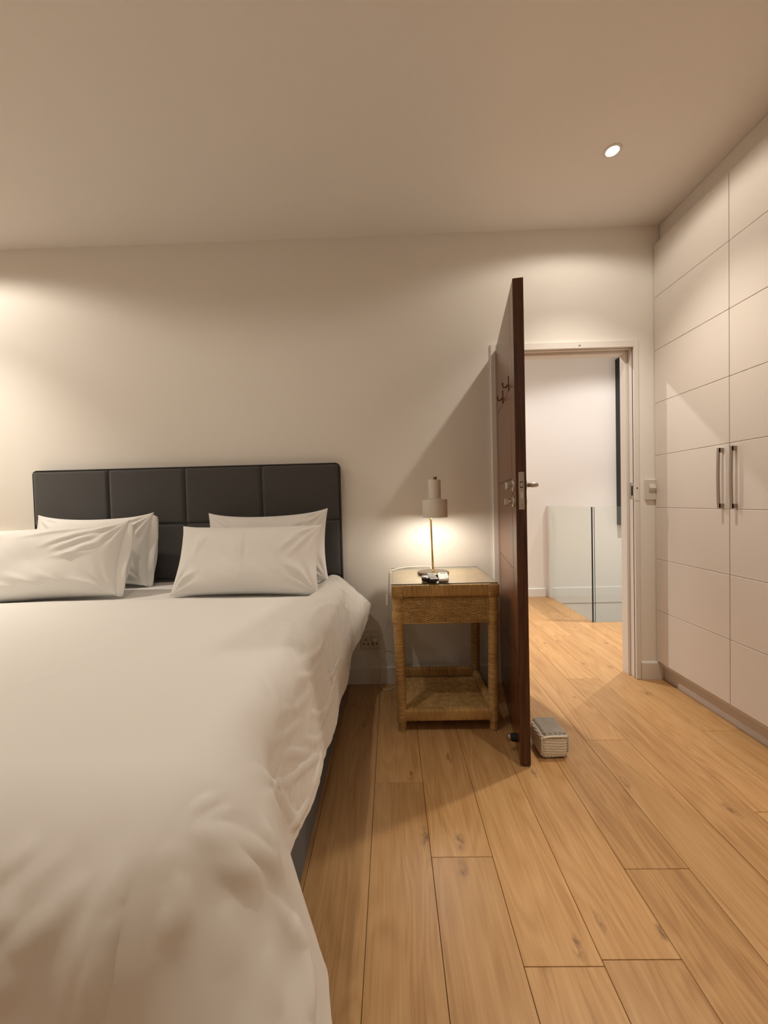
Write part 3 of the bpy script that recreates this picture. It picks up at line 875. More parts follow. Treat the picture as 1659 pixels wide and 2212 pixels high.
def pillow(name, centre, a, b, T, lean, roll=0.0, yaw=0.0, seed=0, sag=0.05, label='', wr=(), flap=False, corner=0.0):
    """a,b: half width / half height. lean: radians the top tips back toward the headboard."""
    nu, nv = 84, 56
    ts = np.linspace(-1, 1, nu); tv = np.linspace(-1, 1, nv)
    ts = np.sin(ts * pi / 2) * 0.35 + ts * 0.65; tv = np.sin(tv * pi / 2) * 0.35 + tv * 0.65
    U, V = np.meshgrid(ts, tv, indexing='ij')
    mb = MB()
    surf = []
    for s_ in (1, -1):
        x = a * U * (1 - 0.060 * (1 - V * V) * np.abs(U) ** 3)
        z = b * V * (1 - sag * (1 - U * U) * np.abs(V) ** 3)
        z = z + np.where(V > 0, 1, 0) * corner * b * np.abs(U) ** 6 * V ** 4
        th = T * (np.clip(1 - np.abs(U) ** 2.6, 0, 1) * np.clip(1 - np.abs(V) ** np.where(V < 0, 3.6, 2.3), 0, 1)) ** 0.55
        th = th * (1 + 0.20 * (hash_noise(U * 1.6 + seed, V * 1.6, seed) - 0.5))
        if s_ > 0:
            w_ = np.zeros_like(U)
            for (u0, v0, u1, v1, hgt, wd) in wr:
                L2 = ((u1 - u0) * a) ** 2 + ((v1 - v0) * b) ** 2
                t = np.clip(((U - u0) * (u1 - u0) * a * a + (V - v0) * (v1 - v0) * b * b) / L2, 0, 1)
                d2 = ((U - u0 - t * (u1 - u0)) * a) ** 2 + ((V - v0 - t * (v1 - v0)) * b) ** 2
                sg = ((U - u0) * -(v1 - v0) + (V - v0) * (u1 - u0))
                ww = wd * np.where(sg > 0, 0.7, 1.3)
                tp = np.sin(pi * (0.08 + 0.84 * t))
                w_ += 1.9 * hgt * tp * np.exp(-d2 / (2 * ww * ww))
            # fans of small creases into the corners
            rr = np.sqrt((np.abs(U) - 1) ** 2 * a * a + (np.abs(V) - 1) ** 2 * b * b)
            an = np.arctan2((1 - np.abs(V)) * b, (1 - np.abs(U)) * a + 1e-6)
            w_ += 0.0085 * np.sin(an * 15 + seed + np.sign(U) * 2) * np.exp(-((rr - 0.09) / 0.06) ** 2)
            w_ += 0.006 * (hash_noise(U * 7 + V * 3 + seed, V * 3, seed + 4) - 0.5)
            th = th + w_ * np.clip((1 - U ** 8) * (1 - V ** 8), 0, 1)
        P = np.stack([x, -s_ * th, z], -1)
        mb.grid(P, True, flip=(s_ < 0))
        surf.append(P)
    o = mb.build(name, 'linen_white')
    bm = bmesh.new(); bm.from_mesh(o.data); bmesh.ops.remove_doubles(bm, verts=bm.verts, dist=0.0004)
    bmesh.ops.recalc_face_normals(bm, faces=bm.faces); bm.to_mesh(o.data); bm.free()
    for p in o.data.polygons: p.use_smooth = True
    o.matrix_world = Matrix.Translation(centre) @ Matrix.Rotation(yaw, 4, 'Z') @ Matrix.Rotation(-lean, 4, 'X') @ Matrix.Rotation(roll, 4, 'Y')
    tag(o, label, 'pillow', 'white pillows against the headboard')
    if flap:
        # open end of the pillowcase: a thin double sheet beyond the filled part
        for q, (y0, ext) in enumerate(((-0.010, 0.060), (0.018, 0.050))):
            n = 24
            tv2 = np.linspace(-1, 1, n); tu = np.linspace(0, 1, 8)
            A, B = np.meshgrid(tu, tv2, indexing='ij')
            xe = a * (1 - 0.060 * (1 - B * B)) - 0.012
            x = xe + A * ext * (0.45 + 0.55 * (1 - np.abs(B) ** 3))
            z = b * B * (1 - 0.02 * A) - 0.01 * A
            y = y0 * (A ** 0.7) * (1 - B * B) ** 0.5 + 0.008 * np.sin(B * 5 + q * 2) * A + 0.02 * A * A
            fm = MB(); fm.grid(np.stack([x, y, z], -1), True)
            fo = fm.build('pillowcase_flap', 'linen_white', o)
            so = fo.modifiers.new('thickness', 'SOLIDIFY'); so.thickness = 0.002
    return o


pillow('pillow', (-0.715, -0.205, 0.892), 0.350, 0.205, 0.078, math.radians(12), math.radians(-1.0), seed=3, sag=0.13, corner=0.05,
       label='white pillow nearest the lamp, leaning on the headboard behind another', wr=((-0.8, 0.8, -0.4, 0.45, 0.006, 0.012), (0.75, 0.8, 0.4, 0.5, 0.005, 0.012)))
pillow('pillow', (-0.735, -0.462, 0.858), 0.372, 0.182, 0.102, math.radians(24), math.radians(0.6), seed=5, sag=0.05, corner=0.04,
       label='plump white front pillow on the lamp side of the bed',
       wr=((-0.05, 0.75, 0.02, -0.55, 0.0045, 0.006), (-0.10, 0.5, -0.07, -0.2, 0.004, 0.006), (-0.62, 0.7, -0.66, 0.0, 0.005, 0.007), (-0.55, 0.6, -0.60, 0.2, 0.004, 0.006),
           (0.80, 0.75, 0.50, 0.15, 0.006, 0.010), (0.86, 0.55, 0.62, 0.0, 0.005, 0.009), (0.88, -0.6, 0.55, -0.2, 0.006, 0.012), (-0.9, -0.7, -0.6, -0.4, 0.005, 0.01)))
pillow('pillow', (-1.735, -0.212, 0.897), 0.345, 0.208, 0.080, math.radians(13), math.radians(0.0), seed=8, sag=0.13, corner=0.05, flap=True,
       label='white pillow against the headboard on the far side, mostly hidden', wr=((0.8, 0.7, 0.55, 0.2, 0.006, 0.012), (0.7, -0.7, 0.5, -0.2, 0.005, 0.012)))
pillow('pillow', (-1.748, -0.480, 0.870), 0.375, 0.194, 0.105, math.radians(24), math.radians(-3.0), seed=11, sag=0.05, corner=0.06, flap=True,
       label='creased white front pillow on the far side, cut off by the picture edge',
       wr=((0.85, 0.80, 0.05, 0.30, 0.008, 0.010), (0.80, 0.60, 0.20, 0.15, 0.007, 0.009), (0.75, 0.85, -0.3, 0.62, 0.007, 0.010), (0.80, 0.35, 0.35, -0.05, 0.006, 0.008),
           (0.7, 0.05, 0.2, -0.02, 0.005, 0.006), (-0.7, -0.5, -0.2, -0.75, 0.006, 0.010), (-0.3, -0.4, 0.1, -0.7, 0.006, 0.010), (0.1, -0.4, 0.4, -0.7, 0.005, 0.009), (0.5, -0.6, 0.85, -0.85, 0.007, 0.010),
           (-0.8, -0.75, -0.4, -0.9, 0.006, 0.009)))

# ------------------------------------------------------------------ rattan bedside table
TX0, TX1, TY0, TY1 = -0.006, 0.512, -0.550, -0.082
TZ = 0.727


def wrapped_bar(mb, p0, p1, r, pitch=0.0042, depth=0.0011, n=14, seed=0):
    """rattan pole bound with cane: every turn is a raised ring, with a few loose ends"""
    p0 = Vector(p0); p1 = Vector(p1); L = (p1 - p0).length
    k = max(3, int(L / pitch))
    rg = random.Random(seed); pts = []; rs = []
    for i in range(k):
        jr = rg.uniform(-0.0006, 0.0006)
        for (t, d) in ((0.06, -depth), (0.35, depth * 0.6), (0.65, depth * 0.6), (0.94, -depth)):
            pts.append(p0.lerp(p1, (i + t) / k)); rs.append(r + d + jr)
    mb.tube(pts, rs, n)


def square_bar(mb, p0, p1, hw, pitch=0.0042, seed=0):
    """square-section rim wrapped in flat cane strands, rounded corners"""
    p0 = Vector(p0); p1 = Vector(p1); d = (p1 - p0); L = d.length; t = d.normalized()
    up = Vector((0, 0, 1)); s_ = t.cross(up).normalized()
    rg = random.Random(seed); k = int(L / pitch); v = []; f = []; n = 16
    sec = []
    for q in range(n):
        a = 2 * pi * (q + 0.5) / n
        cx_, cy_ = cos(a), sin(a); e = 0.32
        sec.append((math.copysign(abs(cx_) ** e, cx_), math.copysign(abs(cy_) ** e, cy_)))
    ring = 0
    for i in range(k):
        jr = rg.uniform(-0.0007, 0.0007)
        for (tt, dd) in ((0.06, -0.0012), (0.35, 0.0006), (0.65, 0.0006), (0.94, -0.0012)):
            c_ = p0 + t * (L * (i + tt) / k)
            for (a, b_) in sec:
                v.append(c_ + s_ * a * (hw[0] + dd + jr) + up * b_ * (hw[1] + dd + jr))
            ring += 1
    for i in range(ring - 1):
        for q in range(n):
            f.append((i * n + q, i * n + (q + 1) % n, (i + 1) * n + (q + 1) % n, (i + 1) * n + q))
    f.append(tuple(range(n))[::-1]); f.append(tuple((ring - 1) * n + q for q in range(n)))
    mb.add(v, f, True)


def weave(mb, origin, ex, ey, en, w, h, rowp, colp, r, amp, n=4, seg_per=2):
    """strands along ex weave over/under stakes along ey; alternate rows opposite phase"""
    rows_ = int(h / rowp); cols = int(w / colp)
    o = Vector(origin); ex = Vector(ex); ey = Vector(ey); en = Vector(en)
    for i in range(rows_):
        y = (i + 0.5) * h / rows_
        pts = []
        m_ = cols * seg_per
        for j in range(m_ + 1):
            x = j * w / m_
            ph = pi * x / (w / cols) + (pi if i % 2 else 0)
            pts.append(o + ex * x + ey * (y + RND.uniform(-1, 1) * rowp * 0.07) + en * (amp * sin(ph)))
        mb.tube(pts, r, n, False, up=en)
    return cols


def nightstand(loc, label, group):
    root = empty('bedside_table', loc); tag(root, label, 'bedside table', group)
    W, Dp = TX1 - TX0, TY1 - TY0
    rl = 0.0245
    lx = (rl, W - rl); ly = (rl, Dp - rl)
    q = 0
    for x in lx:
        for y in ly:
            q += 1
            m = MB()
            xt = x; xb = x + (0.011 if x < W / 2 else -0.008)
            wrapped_bar(m, (xb, y, 0.045), (xt, y, 0.672), rl, seed=q)
            wrapped_bar(m, (xb, y, 0.0), (xb, y, 0.045), rl * 0.78, seed=q + 9)
            m.build('leg', 'rattan_wrap', root)
    # rim of the top
    zc, hz_ = TZ - 0.031, 0.030
    for (p0, p1) in (((0.030, 0.023, zc), (W - 0.030, 0.023, zc)), ((0.030, Dp - 0.023, zc), (W - 0.030, Dp - 0.023, zc)),
                     ((0.023, 0.030, zc), (0.023, Dp - 0.030, zc)), ((W - 0.023, 0.030, zc), (W - 0.023, Dp - 0.030, zc))):
        q += 1
        m = MB(); square_bar(m, p0, p1, (0.023, hz_), seed=q); m.build('rim', 'rattan_wrap_x' if p0[1] == p1[1] else 'rattan_wrap_y', root)
    # mitred corner bindings: strands fan diagonally over each corner
    for x, sx in ((0.0, 1), (W, -1)):
        for y, sy in ((0.0, 1), (Dp, -1)):
            m = MB()
            cxp, cyp = x + sx * 0.025, y + sy * 0.025
            m.bbox(min(x, x + sx * 0.05), max(x, x + sx * 0.05), min(y, y + sy * 0.05), max(y, y + sy * 0.05), TZ - 0.066, TZ, 0.006)
            for i in range(13):
                t = i / 12.0
                # diagonal strands on the two outer faces
                a0 = Vector((x - sx * 0.0002 + sx * 0.05 * (1 - t), y - sy * 0.0006, TZ - 0.004 - 0.0))
                a1 = Vector((x - sx * 0.0002 + sx * 0.002, y - sy * 0.0006, TZ - 0.006 - 0.056 * (1 - t)))
                if t < 0.97: m.tube([a0, a1], 0.0018, 5)
                b0 = Vector((x + sx * 0.05, y - sy * 0.0006, TZ - 0.006 - 0.056 * t)); b1 = Vector((x + sx * 0.05 * t, y - sy * 0.0006, TZ - 0.063))
                if t < 0.97: m.tube([b0, b1], 0.0018, 5)
                c0 = Vector((x - sx * 0.0006, y + sy * 0.05 * (1 - t), TZ - 0.004)); c1 = Vector((x - sx * 0.0006, y + sy * 0.002, TZ - 0.006 - 0.056 * (1 - t)))
                if t < 0.97: m.tube([c0, c1], 0.0018, 5)
            m.build('corner_binding', 'rattan_wrap', root)
    # woven top panel between the rims
    m = MB(); m.box(0.04, W - 0.04, 0.04, Dp - 0.04, TZ - 0.020, TZ - 0.007); tb = m.build('top_panel', 'rattan_wrap', root)
    m = MB(); weave(m, (0.044, 0.044, TZ - 0.0050), (1, 0, 0), (0, 1, 0), (0, 0, 1), W - 0.088, Dp - 0.088, 0.0046, 0.012, 0.0021, 0.0012)
    wv = m.build('top_weave', 'rattan_weave', root); wv['kind'] = 'stuff'
    # woven apron on four sides
    za, zb = 0.537, 0.664
    aprons = (((0.045, 0.014, za), (1, 0, 0), (0, -1, 0), W - 0.09), ((0.045, Dp - 0.014, za), (1, 0, 0), (0, 1, 0), W - 0.09),
              ((0.014, 0.045, za), (0, 1, 0), (-1, 0, 0), Dp - 0.09), ((W - 0.014, 0.045, za), (0, 1, 0), (1, 0, 0), Dp - 0.09))
    for (o_, ex, en, wd) in aprons:
        m = MB(); cols = weave(m, o_, ex, (0, 0, 1), en, wd, zb - za, 0.0050, 0.0170, 0.0023, 0.0026)
        wv = m.build('apron_weave', 'rattan_weave', root); wv['kind'] = 'stuff'
        m = MB()
        for j in range(cols):
            p = Vector(o_) + Vector(ex) * ((j + 0.5) * wd / cols)
            m.tube([p, p + Vector((0, 0, zb - za))], 0.0022, 5)
        sv = m.build('apron_stakes', 'rattan_wrap', root); sv['kind'] = 'stuff'
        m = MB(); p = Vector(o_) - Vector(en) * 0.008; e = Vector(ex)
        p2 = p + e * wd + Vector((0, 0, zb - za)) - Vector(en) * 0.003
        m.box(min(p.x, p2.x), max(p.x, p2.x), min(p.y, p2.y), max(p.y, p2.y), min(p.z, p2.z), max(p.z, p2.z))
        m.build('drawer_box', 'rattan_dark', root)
        m = MB()
        q0 = Vector(o_); m.tube([q0, q0 + e * wd], 0.0035, 6); m.build('apron_edge', 'rattan_wrap', root)
    # cane bands where apron meets the legs
    for x in lx:
        for y in ly:
            m = MB()
            for i in range(9):
                zz = 0.545 + i * 0.0055
                m.tube([(x + (rl + 0.0012) * cos(a), y + (rl + 0.0012) * sin(a), zz) for a in np.linspace(0, 2 * pi, 17)], 0.0022, 5, False)
            m.build('leg_binding', 'rattan_weave', root)
    # shelf
    zs_ = 0.082
    for (p0, p1, rr_) in (((0.045, 0.022, zs_), (W - 0.045, 0.022, zs_), 0.028), ((0.040, Dp - 0.022, 0.112), (W - 0.040, Dp - 0.022, 0.112), 0.026),
                          ((0.030, 0.045, 0.098), (0.030, Dp - 0.045, 0.098), 0.020), ((W - 0.030, 0.045, 0.098), (W - 0.030, Dp - 0.045, 0.098), 0.024)):
        q += 1
        m = MB()
        if rr_ == 0.024:
            wrapped_bar(m, p0, p1, rr_, 0.0055, 0.0018, seed=q)
        else:
            square_bar(m, p0, p1, (rr_ * 0.75, rr_), seed=q)
        m.build('shelf_rail', 'rattan_wrap_x' if p0[1] == p1[1] else 'rattan_wrap_y', root)
    m = MB(); m.box(0.03, W - 0.03, 0.03, Dp - 0.03, 0.066, 0.080); m.build('shelf_panel', 'rattan_wrap', root)
    m = MB(); weave(m, (0.040, 0.034, 0.083), (1, 0, 0), (0, 1, 0), (0, 0, 1), W - 0.08, Dp - 0.068, 0.0052, 0.013, 0.0023, 0.0014)
    wv = m.build('shelf_weave', 'rattan_weave', root); wv['kind'] = 'stuff'
    return root


ns = nightstand((TX0, TY0, 0), 'woven rattan bedside table between the bed and the open door', None)
ns2 = copy_tree(ns); ns2.location = (-2.49 - (TX1 - TX0) - 0.0, TY0, 0)
tag(ns2, 'matching woven rattan table on the far side of the bed, out of frame', 'bedside table')
gm = MB()
gm.box(TX0 - 0.004, TX1 - 0.006, TY0 - 0.004, TY1 + 0.004, TZ + 0.0032, TZ + 0.0078)
go = gm.build('glass_tabletop', ['clear_glass', 'glass_edge_green'])
for p in go.data.polygons:
    if abs(p.normal.z) < 0.5: p.material_index = 1
tag(go, 'clear glass sheet lying on the rattan bedside table', 'glass top')
g2 = go.copy(); COL.objects.link(g2); g2.location = (-2.49 - TX1, 0, 0)
tag(g2, 'clear glass sheet on the out of frame rattan table', 'glass top')
ZG = TZ + 0.008

# ------------------------------------------------------------------ bedside lamp


def table_lamp(loc, label, with_cord=True):
    root = empty('table_lamp', loc); tag(root, label, 'lamp')
    R = 0.0875
    m = MB(); m.lathe([(0.0001, 0.0), (R - 0.002, 0.0), (R, 0.002), (R, 0.006), (R - 0.003, 0.0085), (0.0001, 0.0085)], 48); m.build('lamp_base', 'old_bronze', root)
    m = MB(); m.lathe([(0.0085, 0.0085), (0.0085, 0.014), (0.0065, 0.017), (0.0055, 0.017)], 20); m.tube([(0, 0, 0.0085), (-0.007, 0, 0.305), (-0.007, 0, 0.42)], 0.0052, 14); m.build('lamp_pole', 'brass', root)
    sx, sy = 0.0175, 0.0
    zb = 0.308
    prof = [(0.0665, zb), (0.0685, zb), (0.0685, zb + 0.094), (0.0665, zb + 0.098), (0.040, zb + 0.1005), (0.0345, zb + 0.106), (0.0340, zb + 0.206), (0.0325, zb + 0.2075), (0.0001, zb + 0.2075)]
    m = MB(); m.lathe(prof, 48, (sx, sy, 0)); sh = m.build('lamp_shade', 'lamp_enamel', root, smooth_angle=35)
    m = MB(); m.lathe([(0.0665, zb), (0.0660, zb + 0.092), (0.036, zb + 0.0975), (0.0325, zb + 0.104), (0.032, zb + 0.200), (0.0001, zb + 0.201)][::-1], 48, (sx, sy, 0)); m.build('shade_lining', 'lamp_inside', sh)
    m = MB(); m.lathe([(0.0001, zb + 0.2075), (0.0098, zb + 0.2075), (0.0098, zb + 0.221), (0.0085, zb + 0.2235), (0.0001, zb + 0.2235)], 20, (sx + 0.004, sy, 0)); m.build('shade_knob', 'old_bronze', sh)
    m = MB(); m.tube([(sx - 0.0345, sy, zb + 0.163), (sx - 0.0375, sy, zb + 0.163)], 0.003, 8); m.build('shade_screw', 'lamp_enamel', sh)
    m = MB(); m.lathe([(0.0001, zb + 0.048), (0.010, zb + 0.050), (0.0185, zb + 0.060), (0.0195, zb + 0.070), (0.014, zb + 0.084), (0.012, zb + 0.094), (0.0001, zb + 0.095)], 20, (sx, sy, 0)); m.build('bulb', 'bulb_glow', root)
    ld = bpy.data.lights.new('lamp_light', 'POINT'); ld.energy = LAMP_POWER; ld.color = LAMPC; ld.shadow_soft_size = 0.022
    lo = bpy.data.objects.new('lamp_light', ld); COL.objects.link(lo); lo.parent = root; lo.location = (sx, sy, zb + 0.017)
    return root


lamp = table_lamp((0.2235, -0.272, ZG), 'small stone coloured metal lamp with brass pole on the bedside table')
lo2 = table_lamp((-2.735, -0.272, ZG), 'matching metal lamp on the far bedside table, out of frame')


def spline(pts, n=12):
    pts = [Vector(p) for p in pts]; out = []
    P = [pts[0] * 2 - pts[1]] + pts + [pts[-1] * 2 - pts[-2]]
    for i in range(1, len(P) - 2):
        for k in range(n):
            t = k / n
            a, b_, c_, d_ = P[i - 1], P[i], P[i + 1], P[i + 2]
            out.append(0.5 * ((2 * b_) + (c_ - a) * t + (2 * a - 5 * b_ + 4 * c_ - d_) * t * t + (3 * b_ - a - 3 * c_ + d_) * t ** 3))
    out.append(pts[-1]); return out


def lpart(mb, name, mt, parent=lamp):
    o = mb.build(name, mt, parent); o.location = -Vector(lamp.location) if parent is lamp else (0, 0, 0); return o


m = MB()
m.tube(spline([(0.223, -0.186, ZG + 0.005), (0.222, -0.135, ZG + 0.010), (0.195, -0.104, ZG + 0.011), (0.12, -0.100, ZG + 0.009), (0.04, -0.130, ZG + 0.007), (0.0, -0.180, ZG + 0.006), (-0.016, -0.205, ZG + 0.001), (-0.022, -0.205, ZG - 0.030), (-0.026, -0.197, 0.64), (-0.030, -0.190, 0.600)], 10), 0.0033, 8)
m.tube(spline([(-0.033, -0.190, 0.540), (-0.030, -0.175, 0.47), (-0.036, -0.14, 0.40), (-0.075, -0.08, 0.325), (-0.098, -0.045, 0.26), (-0.094, -0.035, 0.17), (-0.088, -0.035, 0.08), (-0.088, -0.050, 0.012), (-0.075, -0.085, 0.004), (-0.04, -0.10, 0.004), (0.0, -0.06, 0.005), (0.06, -0.03, 0.005)], 10), 0.0021, 8)
cord = lpart(m, 'lamp_cord', 'white_plastic')
m = MB(); m.bbox(-0.043, -0.026, -0.202, -0.180, 0.538, 0.602, 0.003); sw = m.build('cord_switch', 'white_plastic', cord)
m = MB(); m.sphere((-0.034, -0.203, 0.566), 0.0055, 12, 8, (1, 0.6, 1)); m.build('switch_button', 'white_plastic', sw)
m = MB(); m.bbox(-0.094, -0.084, -0.042, -0.030, 0.055, 0.100, 0.002); m.build('cord_connector', 'white_plastic', cord)

# ------------------------------------------------------------------ remote controls on the glass


def remote(loc, rz, w, l, h, body, face, label, kind):
    root = empty('remote_control', loc, rz); tag(root, label, 'remote control', 'remotes on the bedside table')
    # body: tapered, rounded shell along +y
    m = MB()
    ny = 14; nx = 14; v = []; f = []
    for i in range(ny + 1):
        t = i / ny; y = t * l
        e = min(1.0, (min(t, 1 - t) * l / 0.012)) ; e = sqrt(max(0.0, 1 - (1 - e) ** 2)) if e < 1 else 1.0
        ww = w / 2 * (0.90 + 0.10 * e); zt = h * (0.55 + 0.45 * e); zb = h * 0.30 * (1 - e)
        for k in range(nx):
            a = 2 * pi * k / nx
            ca, sa = cos(a), sin(a)
            px = math.copysign(abs(ca) ** 0.45, ca) * ww * (1.0 if sa >= 0 else 0.86)
            pz = (zt + zb) / 2 + math.copysign(abs(sa) ** 0.45, sa) * (zt - zb) / 2
            v.append((px, y, pz))
    for i in range(ny):
        for k in range(nx):
            f.append((i * nx + k, i * nx + (k + 1) % nx, (i + 1) * nx + (k + 1) % nx, (i + 1) * nx + k))
    f.append(tuple(range(nx))[::-1]); f.append(tuple(ny * nx + k for k in range(nx)))
    m.add(v, f, True); bo_ = m.build('remote_body', body, root); fix_normals(bo_)
    m = MB(); m.bbox(-w * 0.43, w * 0.43, 0.012, l - 0.010, h - 0.0012, h + 0.0006, 0.0004); m.build('face_plate', face, root)
    if kind == 'buttons':
        for i in range(7):
            for j in (-1, 0, 1):
                m = MB(); m.bbox(j * w * 0.27 - 0.0046, j * w * 0.27 + 0.0046, 0.030 + i * 0.019, 0.038 + i * 0.019, h + 0.0004, h + 0.0026, 0.001); m.build('button', 'grey_button', root)
        m = MB(); m.bbox(-w * 0.40, w * 0.40, 0.006, 0.015, h - 0.002, h + 0.0012, 0.0008); m.build('silver_band', 'white_plastic', root)
    elif kind == 'round':
        m = MB(); m.lathe([(0.0001, h + 0.003), (0.0105, h + 0.003), (0.0125, h + 0.0005)], 20, (0, 0.030, 0)); m.build('button', 'white_plastic', root)
    else:
        m = MB(); m.bbox(-w * 0.30, w * 0.28, l - 0.052, l - 0.020, h + 0.0002, h + 0.0012, 0.0004); m.build('display', 'lcd', root)
        for i, z_ in enumerate((0.030, 0.058, 0.076)):
            for j in (-1, 1):
                m = MB(); m.bbox(j * w * 0.2 - 0.006, j * w * 0.2 + 0.006, z_, z_ + 0.008, h + 0.0004, h + 0.0016, 0.0005); m.build('button', 'switch_plastic', root)
    return root


remote((0.161, -0.512, ZG), math.radians(-4), 0.040, 0.080, 0.020, 'black_plastic', 'remote_face', 'stubby black remote with one pale round button by the lamp', 'round')
remote((0.2015, -0.536, ZG), math.radians(1), 0.043, 0.185, 0.017, 'black_plastic', 'remote_face', 'black remote with grey keys lying between two others', 'buttons')
remote((0.2500, -0.524, ZG), math.radians(-5), 0.052, 0.165, 0.018, 'white_plastic', 'white_plastic', 'white remote with a small grey display on the glass', 'display')

# ------------------------------------------------------------------ wall socket with plug, light switch
ws = empty('wall_socket', (-0.152, 0, 0.275)); tag(ws, 'cream double wall socket low beside the bed', 'socket')
m = MB(); m.bbox(-0.060, 0.060, -0.009, 0.0, -0.060, 0.060, 0.003); m.build('socket_plate', 'socket_plastic', ws)
for sx in (-0.026, 0.028):
    m = MB(); m.bbox(sx - 0.023, sx + 0.023, -0.011, -0.008, -0.030, 0.042, 0.001); fcc = m.build('socket_face', 'socket_plastic', ws)
    m = MB(); m.bbox(sx - 0.020, sx + 0.020, -0.016, -0.010, 0.018, 0.036, 0.002); m.build('socket_rocker', 'socket_plastic', fcc)
    for (hx, hz) in ((0, 0.003), (-0.012, -0.022), (0.013, -0.022)):
        m = MB(); m.lathe([(0.0001, -0.0006), (0.0046, -0.0006), (0.0048, 0)], 14, (sx + hx, -0.0111, hz), 'y'); m.build('pin_hole', 'dark_void', fcc)
pl = empty('power_plug', (-0.124, -0.011, 0.280)); tag(pl, 'small pale plug with trailing cable in the wall socket', 'plug')
m = MB(); m.bbox(-0.016, 0.016, -0.014, 0.0, -0.004, 0.008, 0.003); m.bbox(-0.007, 0.007, -0.026, -0.010, -0.010, 0.004, 0.003); m.build('plug_body', 'white_plastic', pl)
m = MB(); m.tube(spline([(0, -0.024, -0.004), (0.003, -0.030, -0.030), (0.008, -0.026, -0.060), (0.030, -0.016, -0.110), (0.075, -0.012, -0.140), (0.14, -0.012, -0.155), (0.25, -0.012, -0.16)], 8), 0.0018, 8); m.build('plug_cable', 'socket_plastic', pl)

sw = empty('light_switch', (1.5885, 0, 1.172)); tag(sw, 'beige light switch between the door frame and the wardrobe', 'switch')
m = MB(); m.bbox(-0.0345, 0.0300, -0.012, 0.0, -0.0665, 0.0610, 0.004); m.build('switch_plate', 'switch_plastic', sw)
m = MB()
v = [(-0.016, -0.012, 0.028), (0.022, -0.012, 0.028), (0.022, -0.012, -0.014), (-0.016, -0.012, -0.014), (-0.016, -0.017, 0.027), (0.022, -0.017, 0.027), (0.022, -0.023, 0.006), (-0.016, -0.023, 0.006), (-0.015, -0.017, -0.013), (0.021, -0.017, -0.013)]
m.add(v, [(0, 1, 5, 4), (4, 5, 6, 7), (7, 6, 9, 8), (8, 9, 2, 3), (0, 4, 7, 8, 3), (1, 2, 9, 6, 5)])
ro = m.build('rocker', 'switch_plastic', sw); fix_normals(ro)

# ------------------------------------------------------------------ knitted door stopper


def rounded_block(hx, hy, hz, r, n, dispf):
    """rounded box surface with displacement along the normal; dispf(face, p, nrm)"""
    mb = MB()
    t = np.linspace(-1, 1, n)
    A, B = np.meshgrid(t, t, indexing='ij')
    H = np.array([hx, hy, hz])
    for ax in range(3):
        for s_ in (1, -1):
            C = np.zeros(A.shape + (3,))
            o1, o2 = [(1, 2), (2, 0), (0, 1)][ax]
            C[..., ax] = s_; C[..., o1] = A; C[..., o2] = B
            Q = C * H
            I = np.clip(Q, -(H - r), H - r)
            D = Q - I
            Ln = np.linalg.norm(D, axis=-1, keepdims=True)
            Nn = D / np.maximum(Ln, 1e-9)
            P = I + Nn * r
            P = P + Nn * dispf((ax, s_), P, Nn)[..., None]
            mb.grid(P, True, flip=(s_ < 0))
    return mb


def rope_rows(coord, along, pitch, hgt, twist=0.010):
    q = coord / pitch
    row = np.floor(q)
    prof = np.sqrt(np.clip(1 - (2 * (q - row) - 1) ** 2, 0, 1))
    tw = 0.5 + 0.5 * np.sin(2 * pi * (along / twist + (q - row) * 0.6 + row * 0.37))
    return hgt * (prof * (0.72 + 0.28 * tw))


stp = empty('door_stopper', (0.681, -0.700, 0.0), math.radians(2)); tag(stp, 'cream and grey knitted rope cube propping the mahogany door', 'door stopper')
bw, bd, bh = 0.054, 0.064, 0.053


def body_disp(face, P, N):
    ax, s_ = face
    X, Y, Z = P[..., 0], P[..., 1], P[..., 2]
    bul = 0.003 * (1 - (Z / bh) ** 2) - 0.010 * np.clip((-Z / bh) - 0.35, 0, 1) ** 1.5
    if ax == 1: return bul + rope_rows(Z + 1 + 0.002 * np.sin(X * 40), X, 0.0118, 0.0052)
    if ax == 0: return bul + rope_rows(Y + 1, Z, 0.0130, 0.0055)
    return bul * 0 + rope_rows(X + 1, Y, 0.0118, 0.0050)


mb = rounded_block(bw, bd, bh, 0.017, 72, body_disp)
o = mb.build('knitted_body', 'rope_cream', stp); o.location = (0, 0, bh + 0.001)


def patch_disp(face, P, N):
    ax, s_ = face
    X, Y = P[..., 0], P[..., 1]
    a = rope_rows(X + 1 + Y * 0.0, Y, 0.0105, 0.0044, 0.011)
    return a + 0.0022 * np.sin(2 * pi * Y / 0.011 + np.floor((X + 1) / 0.0105) * pi)


mb = rounded_block(0.047, 0.060, 0.007, 0.006, 64, patch_disp)
o = mb.build('knitted_top', 'rope_grey', stp); o.location = (0.003, 0.001, 2 * bh + 0.0015)
mb = rounded_block(0.047, 0.0058, 0.010, 0.005, 40, lambda f_, P, N: rope_rows(P[..., 0] + 1, P[..., 2], 0.0105, 0.004, 0.011))
o = mb.build('knitted_front_fold', 'rope_grey', stp); o.location = (0.003, -0.058, 2 * bh - 0.006); o.rotation_euler = (math.radians(-35), 0, 0)
mb = rounded_block(0.005, 0.055, 0.036, 0.004, 48, lambda f_, P, N: rope_rows(P[..., 1] + 1, P[..., 2], 0.0105, 0.004, 0.011))
o = mb.build('knitted_side', 'rope_grey', stp); o.location = (bw + 0.006, 0.003, bh + 0.004)
m = MB(); zt = 2 * bh - 0.004
m.tube(spline([(-bw, -bd - 0.004, zt - 0.006), (-bw * 0.4, -bd - 0.006, zt), (bw * 0.4, -bd - 0.006, zt), (bw, -bd - 0.004, zt - 0.002)], 8), 0.0042, 10)
